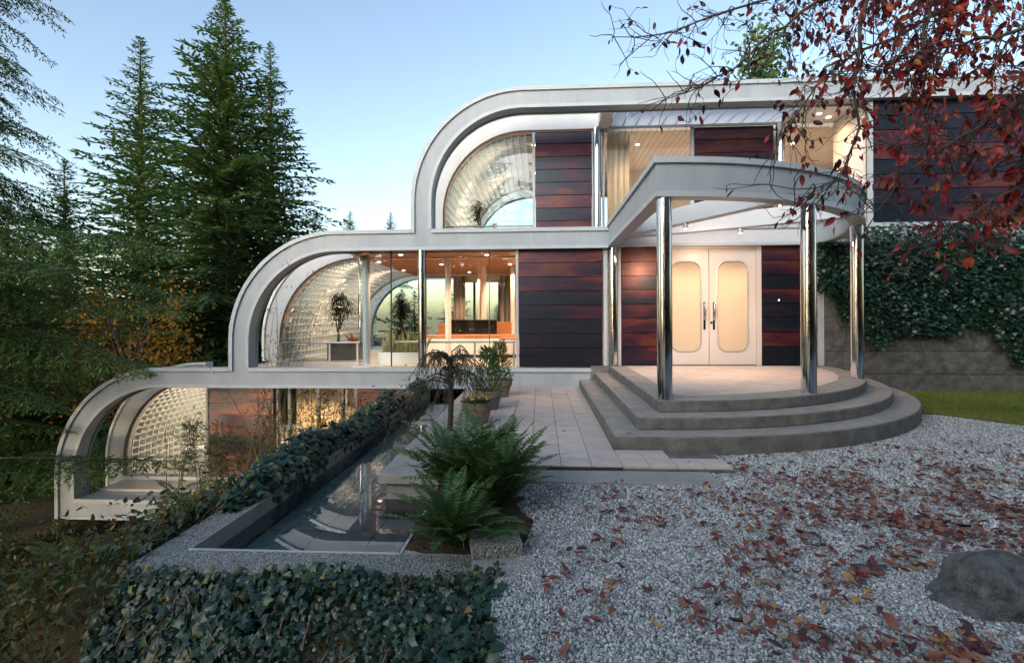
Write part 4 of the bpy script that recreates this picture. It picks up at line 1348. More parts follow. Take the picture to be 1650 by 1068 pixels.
# ------------------------------------------------------------------ boulders
def boulder(name, loc, sx, sy, sz, seed, label):
    rr = random.Random(seed)
    V, F = [], []
    nu, nv = 96, 56
    ph = [rr.uniform(0, 6.3) for _ in range(9)]
    for j in range(nv + 1):
        th = PI * j / nv
        for i in range(nu):
            f_ = 2 * PI * i / nu
            d = Vector((math.sin(th) * math.cos(f_), math.sin(th) * math.sin(f_), math.cos(th)))
            k_ = 1 + .16 * math.sin(2.1 * d.x + ph[0]) * math.sin(2.7 * d.y + ph[1]) + .10 * math.sin(4.3 * d.z + 3 * d.x + ph[2]) + .06 * math.sin(8 * d.x + ph[3]) * math.sin(7 * d.y + ph[4]) + .03 * math.sin(15 * d.y + 9 * d.z + ph[5]) + .012 * math.sin(31 * d.x + 23 * d.z + ph[6]) * math.sin(27 * d.y + ph[7]) + rr.uniform(-.006, .006)
            k_ = min(k_, 1.14 + 0.05 * math.sin(7 * d.x + 4 * d.y + ph[6]))
            V.append((d.x * sx * k_, d.y * sy * k_, d.z * sz * k_))
    for j in range(nv):
        for i in range(nu):
            i2 = (i + 1) % nu
            F.append((j * nu + i, (j + 1) * nu + i, (j + 1) * nu + i2, j * nu + i2))
    m = MB(); m.v, m.f = V, F
    return tag(m.build(name, MT['rock'], smooth=True, loc=loc), label, 'boulder')
boulder('boulder', (2.32, -7.52, -0.47), 0.35, 0.22, 0.225, 5, 'large dark weathered boulder among fallen leaves at the frame edge')
boulder('boulder', (1.90, -7.20, -0.50), 0.15, 0.11, 0.06, 9, 'low flat dark rock sunk in gravel beside the large boulder')

# ------------------------------------------------------------------ fallen leaves
FL_T, FL_TPL = [], []
for q in range(6):
    V_, F_ = oval_leaf([.10, .16, .05, -.08, .2, .12][q], [.10, .22, -.12, .16, .05, -.2][q], [.5, -.6, .9, .3, -1.0, .2][q], [.22, .19, .26, .21, .17, .24][q])
    FL_TPL.append((np.array(V_), np.array(F_)))
rl = np.random.default_rng(21)
def leaf_density(x, y):
    d = np.exp(-(((x - 2.9 - .35 * (y + 6.5)) / 1.5) ** 2 + ((y + 6.5) / 1.35) ** 2)) * 1.0
    d = d + 0.9 * np.exp(-(((x - 1.75) / .7) ** 2 + ((y + 7.85) / .45) ** 2))
    d = d + 0.16 * np.exp(-(((x - 1.2) / 1.6) ** 2 + ((y + 6.9) / 1.4) ** 2)) + 0.012
    clump = .55 + .65 * np.sin(5.2 * x + 2.1 * y + 1.1 * np.sin(4 * y)) * np.sin(4.4 * y - 1.7 * x)
    return d * np.clip(clump, .12, 1.2)
cand = 30000
x, y = rl.uniform(-0.1, 7.5, cand), rl.uniform(-8.6, -3.2, cand)
keep = rl.random(cand) < leaf_density(x, y) * .95
st_ = ((x - CX) ** 2 + y ** 2 > 4.95 ** 2) & ~((x < 1.7) & (y > -5.85)) & ~in_poly(x, y, lawn_poly) & (((x - 2.1) / .42) ** 2 + ((y + 7.56) / .32) ** 2 > 1)
x, y = x[keep & st_], y[keep & st_]
n = len(x)
P = np.stack([x, y, np.full(n, -0.440) + rl.uniform(0, .03, n)], 1)
az = rl.uniform(0, 2 * PI, n)
D = np.stack([np.cos(az), np.sin(az), rl.normal(.05, .2, n)], 1)
N_ = np.stack([rl.normal(0, .3, n), rl.normal(0, .3, n), np.where(rl.random(n) < .3, -1, 1)], 1)
R = frames(D, N_) * rl.uniform(.04, .088, n)[:, None, None]
v = np.clip(rl.normal(.42, .27, n), 0, 1)
vis = view_size(P, np.linalg.norm(R[:, :, 0], axis=1)) * in_view(P)
order = np.argsort(-vis)
big, rest = order[:300], order[300:]
fl_meshes = {}
for i in big:
    q, c_ = int(rl.integers(6)), min(7, int(v[i] * 8))
    if (q, c_) not in fl_meshes:
        fl_meshes[(q, c_)] = np_mesh('fallen_leaf', FL_TPL[q][0], FL_TPL[q][1], MT['fallen'], np.full(len(FL_TPL[q][0]), c_ / 7))
    o = link('fallen_leaf', fl_meshes[(q, c_)])
    mt = np.eye(4); mt[:3, :3] = R[i]; mt[:3, 3] = P[i]
    o.matrix_basis = Matrix(mt.tolist())
    tag(o, 'curled dry red brown leaf lying on the grey gravel', 'fallen leaf', 'fallen leaves on the gravel')
parts = np.array_split(rest, 6)
VV, FF, vv_, nb_ = [], [], [], 0
for q, idx in enumerate(parts):
    TV, TF = FL_TPL[q]
    V3 = (np.einsum('nij,kj->nki', R[idx], TV) + P[idx][:, None, :]).reshape(-1, 3)
    F3 = (TF[None] + (np.arange(len(idx)) * len(TV))[:, None, None]).reshape(-1, 3) + nb_
    VV.append(V3); FF.append(F3); vv_.append(np.repeat(v[idx], len(TV))); nb_ += len(V3)
tag(link('leaf_litter', np_mesh('leaf_litter', np.concatenate(VV), np.concatenate(FF), MT['fallen'], np.concatenate(vv_))), 'many smaller fallen leaves strewn farther off over the gravel', 'leaf litter', kind='stuff')

# a yellow leaf on the water and a few on the steps
V_, F_ = FL_TPL[0]
yl = np_mesh('fallen_leaf', V_, F_, MT['yellow'], np.full(len(V_), 1.0))
o = tag(link('floating_leaf', yl, None, (-0.99, -6.78, -0.610)), 'single bright yellow leaf floating on the pool water', 'fallen leaf')
o.scale = (.05, .06, .05)
for q, (x, y, z) in enumerate(((1.95, -2.4, 0.012), (2.9, -2.9, 0.012), (1.2, -2.2, -0.125), (0.30, -4.0, -0.395), (0.92, -4.7, -0.262), (1.35, -5.3, -0.395))):
    me = fl_meshes[sorted(fl_meshes)[q * 5 % len(fl_meshes)]]
    o = tag(link('fallen_leaf', me, None, (x, y, z)), 'stray dry leaf lying on the entrance stone, ' + ['by the left landing tiles', 'in the middle of the landing', 'on the second step', 'on the terrace paving',
            'on the bottom step', 'on the paving corner at the gravel'][q], 'fallen leaf')
    o.scale = (.07, .07, .07); o.rotation_euler = (0.1, -.1, q * 1.3)

# ------------------------------------------------------------------ ferns
def fern_mesh(name, nf, L0, L1, seed, mat, upright=0.9, pin=26):
    rr = np.random.default_rng(seed)
    k = Kites()
    for q in range(nf):
        az = 2 * PI * q / nf + rr.normal(0, .3)
        L = rr.uniform(L0, L1)
        el = np.clip(rr.normal(upright, .28), .15, 1.45)
        s = np.linspace(0, 1, pin)
        h = np.array([math.cos(az), math.sin(az), 0])
        e = el - 1.15 * s ** 1.7 * rr.uniform(.6, 1.2)
        dx = np.cumsum(np.cos(e)) / pin * L; dz = np.cumsum(np.sin(e)) / pin * L
        side = np.array([-h[1], h[0], 0])
        bend = rr.normal(0, .12)
        C_ = h[None] * dx[:, None] + side[None] * (bend * s ** 2 * L)[:, None] + np.array([0, 0, 1])[None] * dz[:, None]
        T = unit(np.gradient(C_, axis=0))
        up = unit(np.cross(T, np.tile(side, (pin, 1))) * -1)
        up = np.where(up[:, 2:3] < 0, -up, up)
        wl = L * .15 * np.sin(np.clip(s * 1.05 + .08, 0, 1) * PI) ** .55 * (1 - .35 * s)
        sel = s > .1
        c = np.clip(rr.normal(.4, .18) + .25 * s, 0, 1)
        for sg in (-1, 1):
            D = unit(side[None] * sg + T * .35 - up * .1 + rr.normal(0, .06, (pin, 3)))
            k.add(C_[sel], D[sel], up[sel] + rr.normal(0, .15, (sel.sum(), 3)), wl[sel], L / pin * 1.05, c[sel])
        # rachis
        k.add(C_[:-1], T[:-1], up[:-1], np.linalg.norm(np.diff(C_, axis=0), axis=1) * 1.6, .008, .05)
    return k.mesh(name, mat)
def fern(loc, me, label, scale=1.0, rz=0.0):
    t = tag(empty('sword_fern', loc), label, 'fern', 'ferns')
    o = link('fronds', me, t); o.scale = (scale,) * 3; o.rotation_euler = (0, 0, rz)
    return t
fmA = fern_mesh('fern_fronds', 52, .55, .95, 1, MT['fern'], 1.25, 34)
fmB = fern_mesh('fern_fronds', 46, .5, .85, 2, MT['fern'], 1.1, 32)
fmG = fern_mesh('fern_fronds', 26, .5, .9, 3, MT['fern_gold'], .7, 24)
fern((-0.58, -6.98, -0.49), fmB, 'dark green sword fern spreading over the pool corner, nearest of the clump', .82, .4)
fern((-0.32, -6.45, -0.46), fmA, 'tall upright sword fern at the gravel edge beside the terrace kerb', 1.02, 1.1)
fern((-0.66, -6.20, -0.46), fmA, 'tall sword fern rising behind the nearest one, beside the ledge', 1.0, 2.9)
fern((-0.42, -5.75, -0.46), fmB, 'sword fern at the back of the clump by the terrace edge', .95, 4.0)
for q, (x, y, s, lab) in enumerate(((-4.1, -5.2, 1.0, 'golden green fern on the slope left of the pool corner'), (-5.4, -4.2, 1.1, 'golden fern farther down the slope below the steel beam'),
                                    (-4.6, -6.6, .85, 'small yellowing fern at the foot of the ivy bank'), (-3.6, -6.3, .8, 'low yellow green fern right beside the ivy bank'),
                                    (-6.6, -2.6, 1.0, 'pale fern under the bottom beam of the house'), (-3.35, -6.7, .7, 'bright golden fern close to the pool corner'), (-3.2, -7.5, .55, 'small golden fern at the left foot of the ivy bank'), (-4.0, -7.3, .6, 'green gold fern at the lower left of the picture'), (-3.3, -5.6, .75, 'golden fern against the left side of the coping'))):
    fern((x, y, float(ground_z(x, y))), fmG, lab, s, q * 1.3)

for q, (x, y, s, lab) in enumerate(((-3.6, -7.9, .5, 'green fern at the bottom edge left of the ivy'), (-4.7, -7.0, .7, 'dark green fern low at the left frame edge'), (-5.2, -5.9, .8, 'dark green fern below the left arch, near the frame edge'),
                                    (-4.9, -4.6, .8, 'green fern halfway down the slope beside the coping'), (-6.0, -3.6, .9, 'broad green fern under the bottom beam'), (-7.3, -3.6, .9, 'green fern farther left under the bottom beam'),
                                    (-8.4, -2.4, .9, 'green fern at the foot of the left steel arch'), (-4.2, -3.6, .8, 'green fern beside the ivy hedge on the slope'))):
    fern((x, y, float(ground_z(x, y))), fmB, lab, s, q * 2.1)

# ------------------------------------------------------------------ potted plants and weeping conifer on the terrace
def pot(loc, s, label, kind, seed):
    t = tag(empty('potted_plant', loc), label, 'potted plant', 'potted plants on the terrace')
    MB().lathe([(0, 0), (.13 * s, 0), (.175 * s, .16 * s), (.178 * s, .17 * s), (.19 * s, .175 * s), (.20 * s, .25 * s), (.195 * s, .262 * s), (.175 * s, .262 * s), (.17 * s, .22 * s), (0, .22 * s)], 36).build('pot', MT['terracotta'], t, smooth=True)
    rr = np.random.default_rng(seed)
    k = Kites()
    n = 900 if kind != 'pansy' else 500
    if kind == 'shrub':
        th, ph = rr.uniform(0, 2 * PI, n), rr.uniform(0, 1, n)
        hgt = ph * .6 * s
        rad = (.16 * s + .04) * np.sqrt(rr.random(n)) * (1.15 - ph * .8)
        Pp = np.stack([np.cos(th) * rad, np.sin(th) * rad, .22 * s + hgt], 1)
        D = np.stack([np.cos(th) * .6, np.sin(th) * .6, np.full(n, .8)], 1) + rr.normal(0, .3, (n, 3))
        k.add(Pp, D, rr.normal(0, 1, (n, 3)), rr.uniform(.05, .12, n), .018, np.clip(rr.normal(.5, .25, n), 0, 1))
        link('foliage', k.mesh('foliage', MT['fern']), t)
    else:
        th = rr.uniform(0, 2 * PI, n); rad = .19 * s * np.sqrt(rr.random(n))
        Pp = np.stack([np.cos(th) * rad, np.sin(th) * rad, .22 * s + rr.uniform(0, .07, n)], 1)
        D = np.stack([np.cos(th), np.sin(th), rr.uniform(.1, 1, n)], 1) + rr.normal(0, .3, (n, 3))
        k.add(Pp, D, np.tile([0, 0, 1.], (n, 1)) + rr.normal(0, .4, (n, 3)), rr.uniform(.03, .05, n), .022, np.clip(rr.normal(.5, .25, n), 0, 1))
        link('foliage', k.mesh('foliage', MT['fern']), t)
        for q in range(9):
            a = rr.uniform(0, 2 * PI); rd = rr.uniform(.05, .17) * s
            fk = Kites(); c0 = np.array([[0, 0, 0.]])
            for w in range(5):
                b = 2 * PI * w / 5
                d = np.array([[math.cos(b), -.35, math.sin(b)]])
                fk.add(c0, d, np.array([[0, -1., .25]]), .034, .036, [0, .3, .6, .85, .5, .1, 1, .2, .55][q])
            o = link('flower', fk.mesh('flower', MT['flower']), t, (math.cos(a) * rd, math.sin(a) * rd, .31 * s))
    MB().lathe([(0, .235 * s), (.17 * s, .235 * s)], 24).build('soil', MT['soil'], t)
    return t
pot((-0.72, -1.35, -0.40), 1.12, 'terracotta pot with bushy green shrub nearest the house wall', 'shrub', 1)
pot((-0.80, -2.55, -0.40), 1.10, 'terracotta pot with upright conifer shrub, middle of the three', 'shrub', 2)
pot((-0.84, -3.55, -0.40), 1.05, 'low terracotta pot of yellow and violet pansies, nearest the ferns', 'pansy', 3)

def tube_path(m, pts, r0, r1, n=6):
    m.tube(pts, list(np.linspace(r0, r1, len(pts))), n)
wc = tag(empty('weeping_conifer', (-1.10, -4.15, -0.375)), 'small dark weeping conifer with drooping bare twigs over the pool', 'tree')
tr = MB(); k = Kites()
rr = np.random.default_rng(31)
tube_path(tr, [(0, 0, 0), (.02, .01, .35), (.0, .02, .7), (.03, 0, .86)], .035, .022, 8)
for q in range(34):
    az = rr.uniform(0, 2 * PI); h0 = rr.uniform(.55, .88)
    L = rr.uniform(.25, .62) * (1.25 if math.cos(az) < 0 else 1)
    s = np.linspace(0, 1, 12)
    bump = rr.uniform(.10, .2)
    drop = rr.uniform(.35, .9) * (1.0 if h0 < .8 else .7)
    pts = np.stack([np.cos(az) * L * s + rr.normal(0, .012, 12), np.sin(az) * L * s + rr.normal(0, .012, 12), h0 + bump * np.sin(s * PI * .8) - drop * s ** 2.2 * L * 1.3], 1)
    tube_path(tr, [tuple(p) for p in pts], .010, .003, 5)
    for j in range(3, 12):
        m_ = 2
        for _ in range(m_):
            p0 = pts[j] + rr.normal(0, .008, 3)
            L2 = rr.uniform(.06, .2)
            e = p0 + np.array([rr.normal(0, .05), rr.normal(0, .05), -L2])
            tr.tube([p0, (p0 + e) / 2 + rr.normal(0, .008, 3), e], [.003, .0022, .0015], 3, False)
            ss = rr.uniform(0, 1, 5)[:, None]
            if rr.random() < .6:
                k.add(p0 + (e - p0) * ss, rr.normal(0, .6, (5, 3)) + [0, 0, -.4], rr.normal(0, 1, (5, 3)), .035, .008, np.clip(rr.normal(.6, .3, 5), 0, 1))
tr.build('trunk_and_branches', MT['twig'], wc)
link('needles', k.mesh('needles', MT['conifer']), wc)

# ------------------------------------------------------------------ bamboo between the frame and the lower storeys
def bamboo(name, base, ncane, hgt, spread, seed, label, dens=1.0, lean=(0, 0)):
    rr = np.random.default_rng(seed)
    t = tag(empty(name, base), label, 'bamboo', 'bamboo clumps beside the house')
    k = Kites()
    for q in range(ncane):
        b = np.array([rr.uniform(-spread, spread), rr.uniform(-.3, .3), 0])
        H = hgt * rr.uniform(.7, 1.05)
        s = np.linspace(0, 1, 12)
        dx, dy = rr.normal(lean[0], .22), rr.normal(lean[1], .1)
        pts = b + np.stack([dx * H * s ** 1.8 + rr.normal(0, .008, 12), dy * H * s ** 2, H * s * (1 - .06 * s * abs(dx) * 4)], 1)
        m = MB(); tube_path(m, [tuple(p) for p in pts], .011, .004, 6)
        m.build('cane', MT['bamboo_cane'], t)
        for j in range(3, 12):
            for w in range(int(rr.integers(1, 4) * dens + .5)):
                az = rr.uniform(0, 2 * PI); L = rr.uniform(.12, .36)
                d = np.array([math.cos(az), .55 * math.sin(az), rr.uniform(.0, .6)])
                e = pts[j] + d * L
                nl = 7
                ss = rr.uniform(.25, 1.0, nl)[:, None]
                Pp = pts[j] + (e - pts[j]) * ss + rr.normal(0, .015, (nl, 3))
                D = d[None] * .7 + rr.normal(0, .5, (nl, 3)) + [0, 0, -.35]
                k.add(Pp, D, np.tile([0, -.5, 1.], (nl, 1)) + rr.normal(0, .4, (nl, 3)), rr.uniform(.07, .13, nl), .017, np.clip(rr.normal(.5, .25, nl), 0, 1))
    link('leaves', k.mesh('leaves', MT['bamboo']), t)
    return t
MT['bamboo_cane'] = M('bamboo_cane', (0.09, 0.075, 0.03), (0.17, 0.14, 0.06), rough=0.5, scale=7)
bamboo('bamboo', (-5.55, 0.75, -2.9), 9, 2.6, .55, 41, 'bamboo canes in front of the lit lower curtains', 1.8)
bamboo('bamboo', (-4.75, 0.8, -2.9), 8, 2.6, .45, 42, 'slender bamboo canes by the right end of the lower curtains', 1.8)
bamboo('bamboo', (-6.95, 0.75, -2.9), 11, 1.75, .6, 43, 'bushy bamboo against the dark lower panel', 2.0)
bamboo('bamboo', (-6.25, 0.62, -2.9), 6, 4.5, .25, 44, 'tall bamboo rising through the frame before the middle vault', .7, (.03, 0))
bamboo('bamboo', (-5.7, 0.7, -2.9), 6, 4.9, .25, 45, 'tall bamboo spray before the white grid of the middle vault', .7, (.02, 0))
bamboo('bamboo', (-8.1, 0.7, -2.84), 5, 1.9, .3, 46, 'thin bamboo sprigs before the lower white vault', 1.0, (.1, 0))

# ------------------------------------------------------------------ indoor things
def dracaena(loc, H, seed, label, tufts=3, drop=.5, red=False):
    t = tag(empty('indoor_plant', loc), label, 'indoor plant')
    rr = np.random.default_rng(seed)
    tr = MB(); k = Kites()
    for q in range(tufts):
        top = np.array([rr.normal(0, .10), rr.normal(0, .08), H * rr.uniform(.72, 1.0)])
        tr.tube([(rr.normal(0, .02), 0, 0), tuple(top * .5 + rr.normal(0, .02, 3)), tuple(top)], [.02, .016, .012], 6)
        n = 90
        zz = rr.uniform(-.35 * H, 0.02, n)
        az = rr.uniform(0, 2 * PI, n)
        D0 = np.stack([np.cos(az), np.sin(az), rr.uniform(-.1, 1.1, n)], 1)
        Pp = top + np.stack([0 * zz, 0 * zz, zz], 1)
        L = rr.uniform(.22, .42, n) * H / 1.2
        k.add(Pp, D0, np.tile([0, 0, 1.], (n, 1)), L * .6, .028, np.clip(rr.normal(.45, .25, n), 0, 1))
        k.add(Pp + unit(D0) * L[:, None] * .5, unit(D0) * [1, 1, .4] - [0, 0, drop], np.tile([0, 0, 1.], (n, 1)) + D0 * .3, L * .65, .026, np.clip(rr.normal(.45, .25, n), 0, 1))
    tr.build('stem', MT['bark'], t)
    link('leaves', k.mesh('leaves', MT['houseplant']), t)
    return t
def planter_box(loc, sx, sy, sz, label, mat='planter'):
    m = MB().box(-sx / 2, sx / 2, -sy / 2, sy / 2, 0, sz)
    t = tag(empty('planter_box', loc), label, 'planter')
    o = m.build('box', MT[mat], t, bevel=.01)
    MB().box(-sx / 2 + .02, sx / 2 - .02, -sy / 2 + .02, sy / 2 - .02, sz, sz + .006).build('soil', MT['soil'], t)
    return t
planter_box((-4.78, 1.95, -0.03), .75, .4, .42, 'long dark planter box on the floor of the middle vault')
dracaena((-4.95, 1.95, .38), 1.15, 51, 'tall dark drooping dracaena in the middle vault', 4, 1.1)
ct = tag(empty('indoor_plant', (-4.55, 1.9, .38)), 'orange red croton in the dark planter box', 'indoor plant')
k = Kites(); rr = np.random.default_rng(52); n = 26
az = rr.uniform(0, 2 * PI, n)
k.add(rr.normal(0, .03, (n, 3)) * [1, 1, 0], np.stack([np.cos(az), np.sin(az), rr.uniform(.3, 1.6, n)], 1), np.tile([0, 0, 1.], (n, 1)), rr.uniform(.2, .36, n), .08, rr.random(n))
link('leaves', k.mesh('leaves', MT['croton']), ct)
dracaena((-4.4, 5.6, .2), 1.5, 53, 'bushy dracaena by the far end glass of the middle vault', 5, .9)
planter_box((-4.4, 5.6, -0.03), .5, .4, .32, 'small dark planter under the far dracaena')
planter_box((-1.35, 2.1, 2.765), .6, .35, .26, 'pale planter box on the floor of the upper vault', 'plaster')
dracaena((-1.45, 2.1, 3.0), .85, 54, 'spiky palm like plant in the upper vault', 2, .7)
bt = tag(empty('indoor_plant', (-1.12, 2.05, 3.0)), 'red bromeliad with green leaves beside the upper spiky plant', 'indoor plant')
k = Kites(); n = 20; az = rr.uniform(0, 2 * PI, n)
k.add(np.zeros((n, 3)), np.stack([np.cos(az), np.sin(az), rr.uniform(.2, 1.0, n)], 1), np.tile([0, 0, 1.], (n, 1)), rr.uniform(.2, .34, n), .05, rr.random(n))
link('leaves', k.mesh('leaves', MT['houseplant']), bt)
k = Kites(); n = 14; az = rr.uniform(0, 2 * PI, n)
k.add(np.tile([0, 0, .1], (n, 1)), np.stack([.4 * np.cos(az), .4 * np.sin(az), np.ones(n)], 1), rr.normal(0, 1, (n, 3)), .2, .05, 1.0)
link('bloom', k.mesh('bloom', MT['croton']), bt)
# round white planter with snake plants behind the corner glass
rp = tag(empty('round_planter', (-3.05, 0.95, -0.03)), 'white rounded planter of snake plants behind the front glass', 'planter')
m = MB()
pl = []
for q in range(24):
    a = 2 * PI * q / 24
    pl.append((.55 * max(-1, min(1, 1.25 * math.cos(a))), .28 * math.sin(a)))
m.prism(pl, 0, .26)
m.build('bowl', MT['whitegloss'], rp, smooth=True)
k = Kites(); n = 110
Pp = np.stack([rr.uniform(-.48, .48, n), rr.uniform(-.2, .2, n), np.full(n, .24)], 1)
k.add(Pp, np.stack([rr.normal(0, .22, n), rr.normal(0, .15, n), np.ones(n)], 1), rr.normal(0, 1, (n, 3)) + [0, 1.5, 0], rr.uniform(.25, .62, n), .05, rr.random(n))
link('snake_leaves', k.mesh('snake_leaves', MT['snake']), rp)
MB().prism([(x * .93, y * .9) for x, y in pl], .26, .266).build('soil', MT['soil'], rp)
# kitchen counter
kc = tag(empty('kitchen_counter', (-1.7, 2.75, -0.03)), 'long white kitchen counter with reddish wood top', 'counter')
cw = [(-1.25, -.35), (1.0, -.35), (1.14, -.30), (1.22, -.18), (1.24, 0), (1.22, .18), (1.14, .30), (1.0, .35), (-1.25, .35)]
MB().prism([(x * .96, y * .92) for x, y in cw], 0.08, .50).build('cabinet', MT['whitegloss'], kc, bevel=.01)
MB().prism(cw, .50, .57).build('worktop', MT['wood'], kc, bevel=.01)
MB().prism([(x * .93, y * .85) for x, y in cw], 0.0, .08).build('plinth', MT['planter'], kc)
for q in range(3): MB().box(-1.1 + q * .72, -.42 + q * .72, -.332, -.325, .13, .46).build('door_front', MT['whitegloss'], kc, bevel=.004)
bc = tag(empty('dark_cabinet', (-1.75, 3.7, -0.03)), 'low black glass cabinet behind the kitchen counter', 'cabinet')
MB().box(-.75, .55, -.25, .25, 0, .95).build('body', MT['blackglass'], bc, bevel=.02)
MB().box(.56, .95, -.2, .2, 0, .88).build('side_unit', MT['wood'], bc, bevel=.01)
MB().box(-1.05, -.76, -.2, .2, 0, .85).build('side_unit', MT['wood'], bc, bevel=.01)
tb = tag(empty('dining_table', (-0.55, 1.75, -0.03)), 'pale wooden table and bench just inside the right window', 'table')
MB().box(-.4, .3, -.3, .3, .50, .54).build('table_top', MT['wood'], tb, bevel=.01)
for sx in (-.36, .26):
    for sy in (-.25, .25): MB().box(sx, sx + .04, sy - .02, sy + .02, 0, .5).build('leg', MT['wood'], tb)
# lower room: low white cabinet and a red desk
lc = tag(empty('low_cabinet', (-8.45, 2.2, -2.8)), 'low white cabinet inside the lower vault', 'cabinet')
MB().box(-.55, .58, -.2, .2, 0, .48).build('body', MT['whitegloss'], lc, bevel=.01)
MB().box(-.57, .60, -.22, .22, .48, .51).build('top', MT['whitegloss'], lc)
rd = tag(empty('red_desk', (-8.35, 3.4, -2.8)), 'dark desk with two slanting red edge bars in the lower room', 'desk')
MB().box(-.5, .7, -.35, .35, .62, .68).build('desk_top', MT['planter'], rd)
for sx in (-.45, .65): MB().box(sx - .03, sx + .03, -.3, .3, 0, .62).build('leg', MT['planter'], rd)
bb = MB().tube([(-.42, -.37, .72), (.25, -.37, .98)], .045, 4).build('red_bar', MT['red'], rd)
bb = MB().tube([(-.05, -.45, .46), (.6, -.45, .66)], .045, 4).build('red_bar', MT['red'], rd)
MB().box(-.5, .7, .30, .36, .68, 1.2).build('screen', MT['planter'], rd)

# ------------------------------------------------------------------ overhanging autumn tree
at_ = tag(empty('autumn_tree', (5.6, -6.0, -0.5)), 'dogwood like tree with red autumn leaves overhanging from the upper right', 'tree')
TO = np.array([5.6, -6.0, -0.5])
limbs = [
 [(4.6, -5.7, 4.0), (3.6, -5.75, 4.3), (2.82, -5.83, 4.03), (2.63, -5.94, 3.35), (2.47, -6.05, 2.81), (2.46, -6.16, 2.47), (2.43, -6.16, 2.19), (2.14, -6.27, 1.88), (1.72, -6.3, 1.97)],
 [(5.3, -5.6, 4.0), (4.11, -5.36, 4.21), (2.36, -5.56, 3.92), (1.5, -5.71, 3.58), (0.91, -5.74, 3.37), (0.63, -5.86, 3.36)],
 [(4.6, -5.6, 4.1), (3.28, -5.61, 4.12), (2.15, -5.77, 3.52), (1.49, -5.91, 2.95), (1.05, -5.93, 2.79)],
 [(5.3, -6.1, 3.0), (4.12, -6.26, 2.71), (3.39, -6.4, 2.45), (2.87, -6.53, 2.23), (2.48, -6.55, 1.89), (2.32, -6.56, 1.7)],
 [(5.3, -6.2, 2.4), (3.9, -6.47, 2.11), (3.24, -6.61, 1.87), (2.87, -6.63, 1.64), (2.54, -6.65, 1.51)],
 [(5.4, -5.9, 3.5), (4.45, -5.94, 3.35), (3.53, -6.09, 3.14), (2.96, -6.13, 3.0), (2.46, -6.25, 2.85)],
 [(5.4, -5.7, 4.1), (4.47, -5.54, 4.07), (3.63, -5.69, 3.68), (2.98, -5.83, 3.31), (2.46, -5.85, 3.1), (2.1, -5.97, 2.65), (1.9, -5.99, 2.3)],
 [(4.4, -5.8, 4.2), (3.34, -5.8, 3.93), (3.11, -5.92, 3.25), (2.98, -6.03, 2.76), (3.01, -6.12, 2.33)],
 [(5.3, -6.4, 3.2), (4.2, -6.7, 3.0), (3.5, -6.9, 2.75), (3.1, -7.0, 2.5), (2.85, -7.05, 2.3)],
 [(5.3, -6.3, 2.8), (4.3, -6.5, 2.45), (3.6, -6.6, 2.2), (3.15, -6.7, 2.0)],
]
def spline(pts, n):
    pts = np.array(pts, float)
    t = np.concatenate([[0], np.cumsum(np.linalg.norm(np.diff(pts, axis=0), axis=1))]); t /= t[-1]
    tt = np.linspace(0, 1, n)
    q = np.stack([np.interp(tt, t, pts[:, i]) for i in range(3)], 1)
    for _ in range(max(1, n // 12)):
        q[1:-1] = (q[:-2] + 2 * q[1:-1] + q[2:]) / 4
    return q
rt = np.random.default_rng(77)
tree_leaf_P, tree_leaf_D, tree_leaf_v, tree_leaf_s = [], [], [], []
def leaf_prob(p):
    """bare towards the left, thick red leaves to the right"""
    return float(np.clip(.34 + .32 * (p[0] - 1.9), .24, .78))
tr = MB()
tr.tube([(5.6, -6.0, -.6), (5.55, -6.0, .6), (5.4, -6.0, 1.8), (5.45, -6.0, 2.6), (5.35, -6.0, 3.4), (5.4, -5.7, 4.1)], [.17, .14, .12, .10, .08, .05], 10)
tr2 = MB()
def put_leaves(p, d, cnt, sc=1.0):
    for _ in range(cnt):
        dd = d * .5 + rt.normal(0, .45, 3) + np.array([0, 0, -1.0])
        tree_leaf_P.append(p + rt.normal(0, .012, 3)); tree_leaf_D.append(dd)
        tree_leaf_v.append(np.clip(rt.normal(.20 + .26 * np.clip(p[0] - 1.7, 0, 1.4), .22), 0, 1))
        tree_leaf_s.append(rt.uniform(.04, .098) * sc)
def twig(p, d, L, r_, depth):
    n = 5
    pts = [p]
    cur = d / np.linalg.norm(d)
    for j in range(n):
        cur = cur + rt.normal(0, .22, 3) + np.array([0, 0, -.06 if depth else -.03])
        cur /= np.linalg.norm(cur)
        pts.append(pts[-1] + cur * L / n)
    pts = np.array(pts)
    tr2.tube([tuple(q) for q in pts], list(np.linspace(r_, max(r_ * .45, .0016), n + 1)), 3, False)
    lp = leaf_prob(pts[-1])
    if depth > 0:
        for j in range(1, n + 1):
            for _ in range(2 if depth == 2 else 1):
                if rt.random() < .85:
                    nd_ = cur + rt.normal(0, .75, 3)
                    twig(pts[j], nd_, L * rt.uniform(.35, .6), r_ * .55, depth - 1)
    else:
        if rt.random() < lp: put_leaves(pts[-1], cur, int(rt.integers(1, 3 + (lp > .7))))
        if rt.random() < lp * .7: put_leaves(pts[3], cur, 1)
for li, lb in enumerate(limbs):
    q = spline(lb, 26)
    q[1:-1] += rt.normal(0, .012, (24, 3))
    tr.tube([tuple(p) for p in q], list(np.linspace(.03 if li not in (3, 4, 9) else .02, .0035, 26)), 7)
    for j in range(6, 26):
        dirv = q[min(j + 1, 25)] - q[j - 1]
        dirv = dirv / np.linalg.norm(dirv)
        for _ in range(4):
            if rt.random() < .9:
                side = rt.normal(0, .8, 3) * np.array([1, .8, 1]) + np.array([0, 0, -.15])
                twig(q[j], dirv * .7 + side, rt.uniform(.18, .42), .0055, 1 if j < 24 else 0)
tr.v = [tuple(np.array(p) - TO) for p in tr.v]
tr2.v = [tuple(np.array(p) - TO) for p in tr2.v]
tr.build('trunk', MT['bark'], at_, smooth=True)
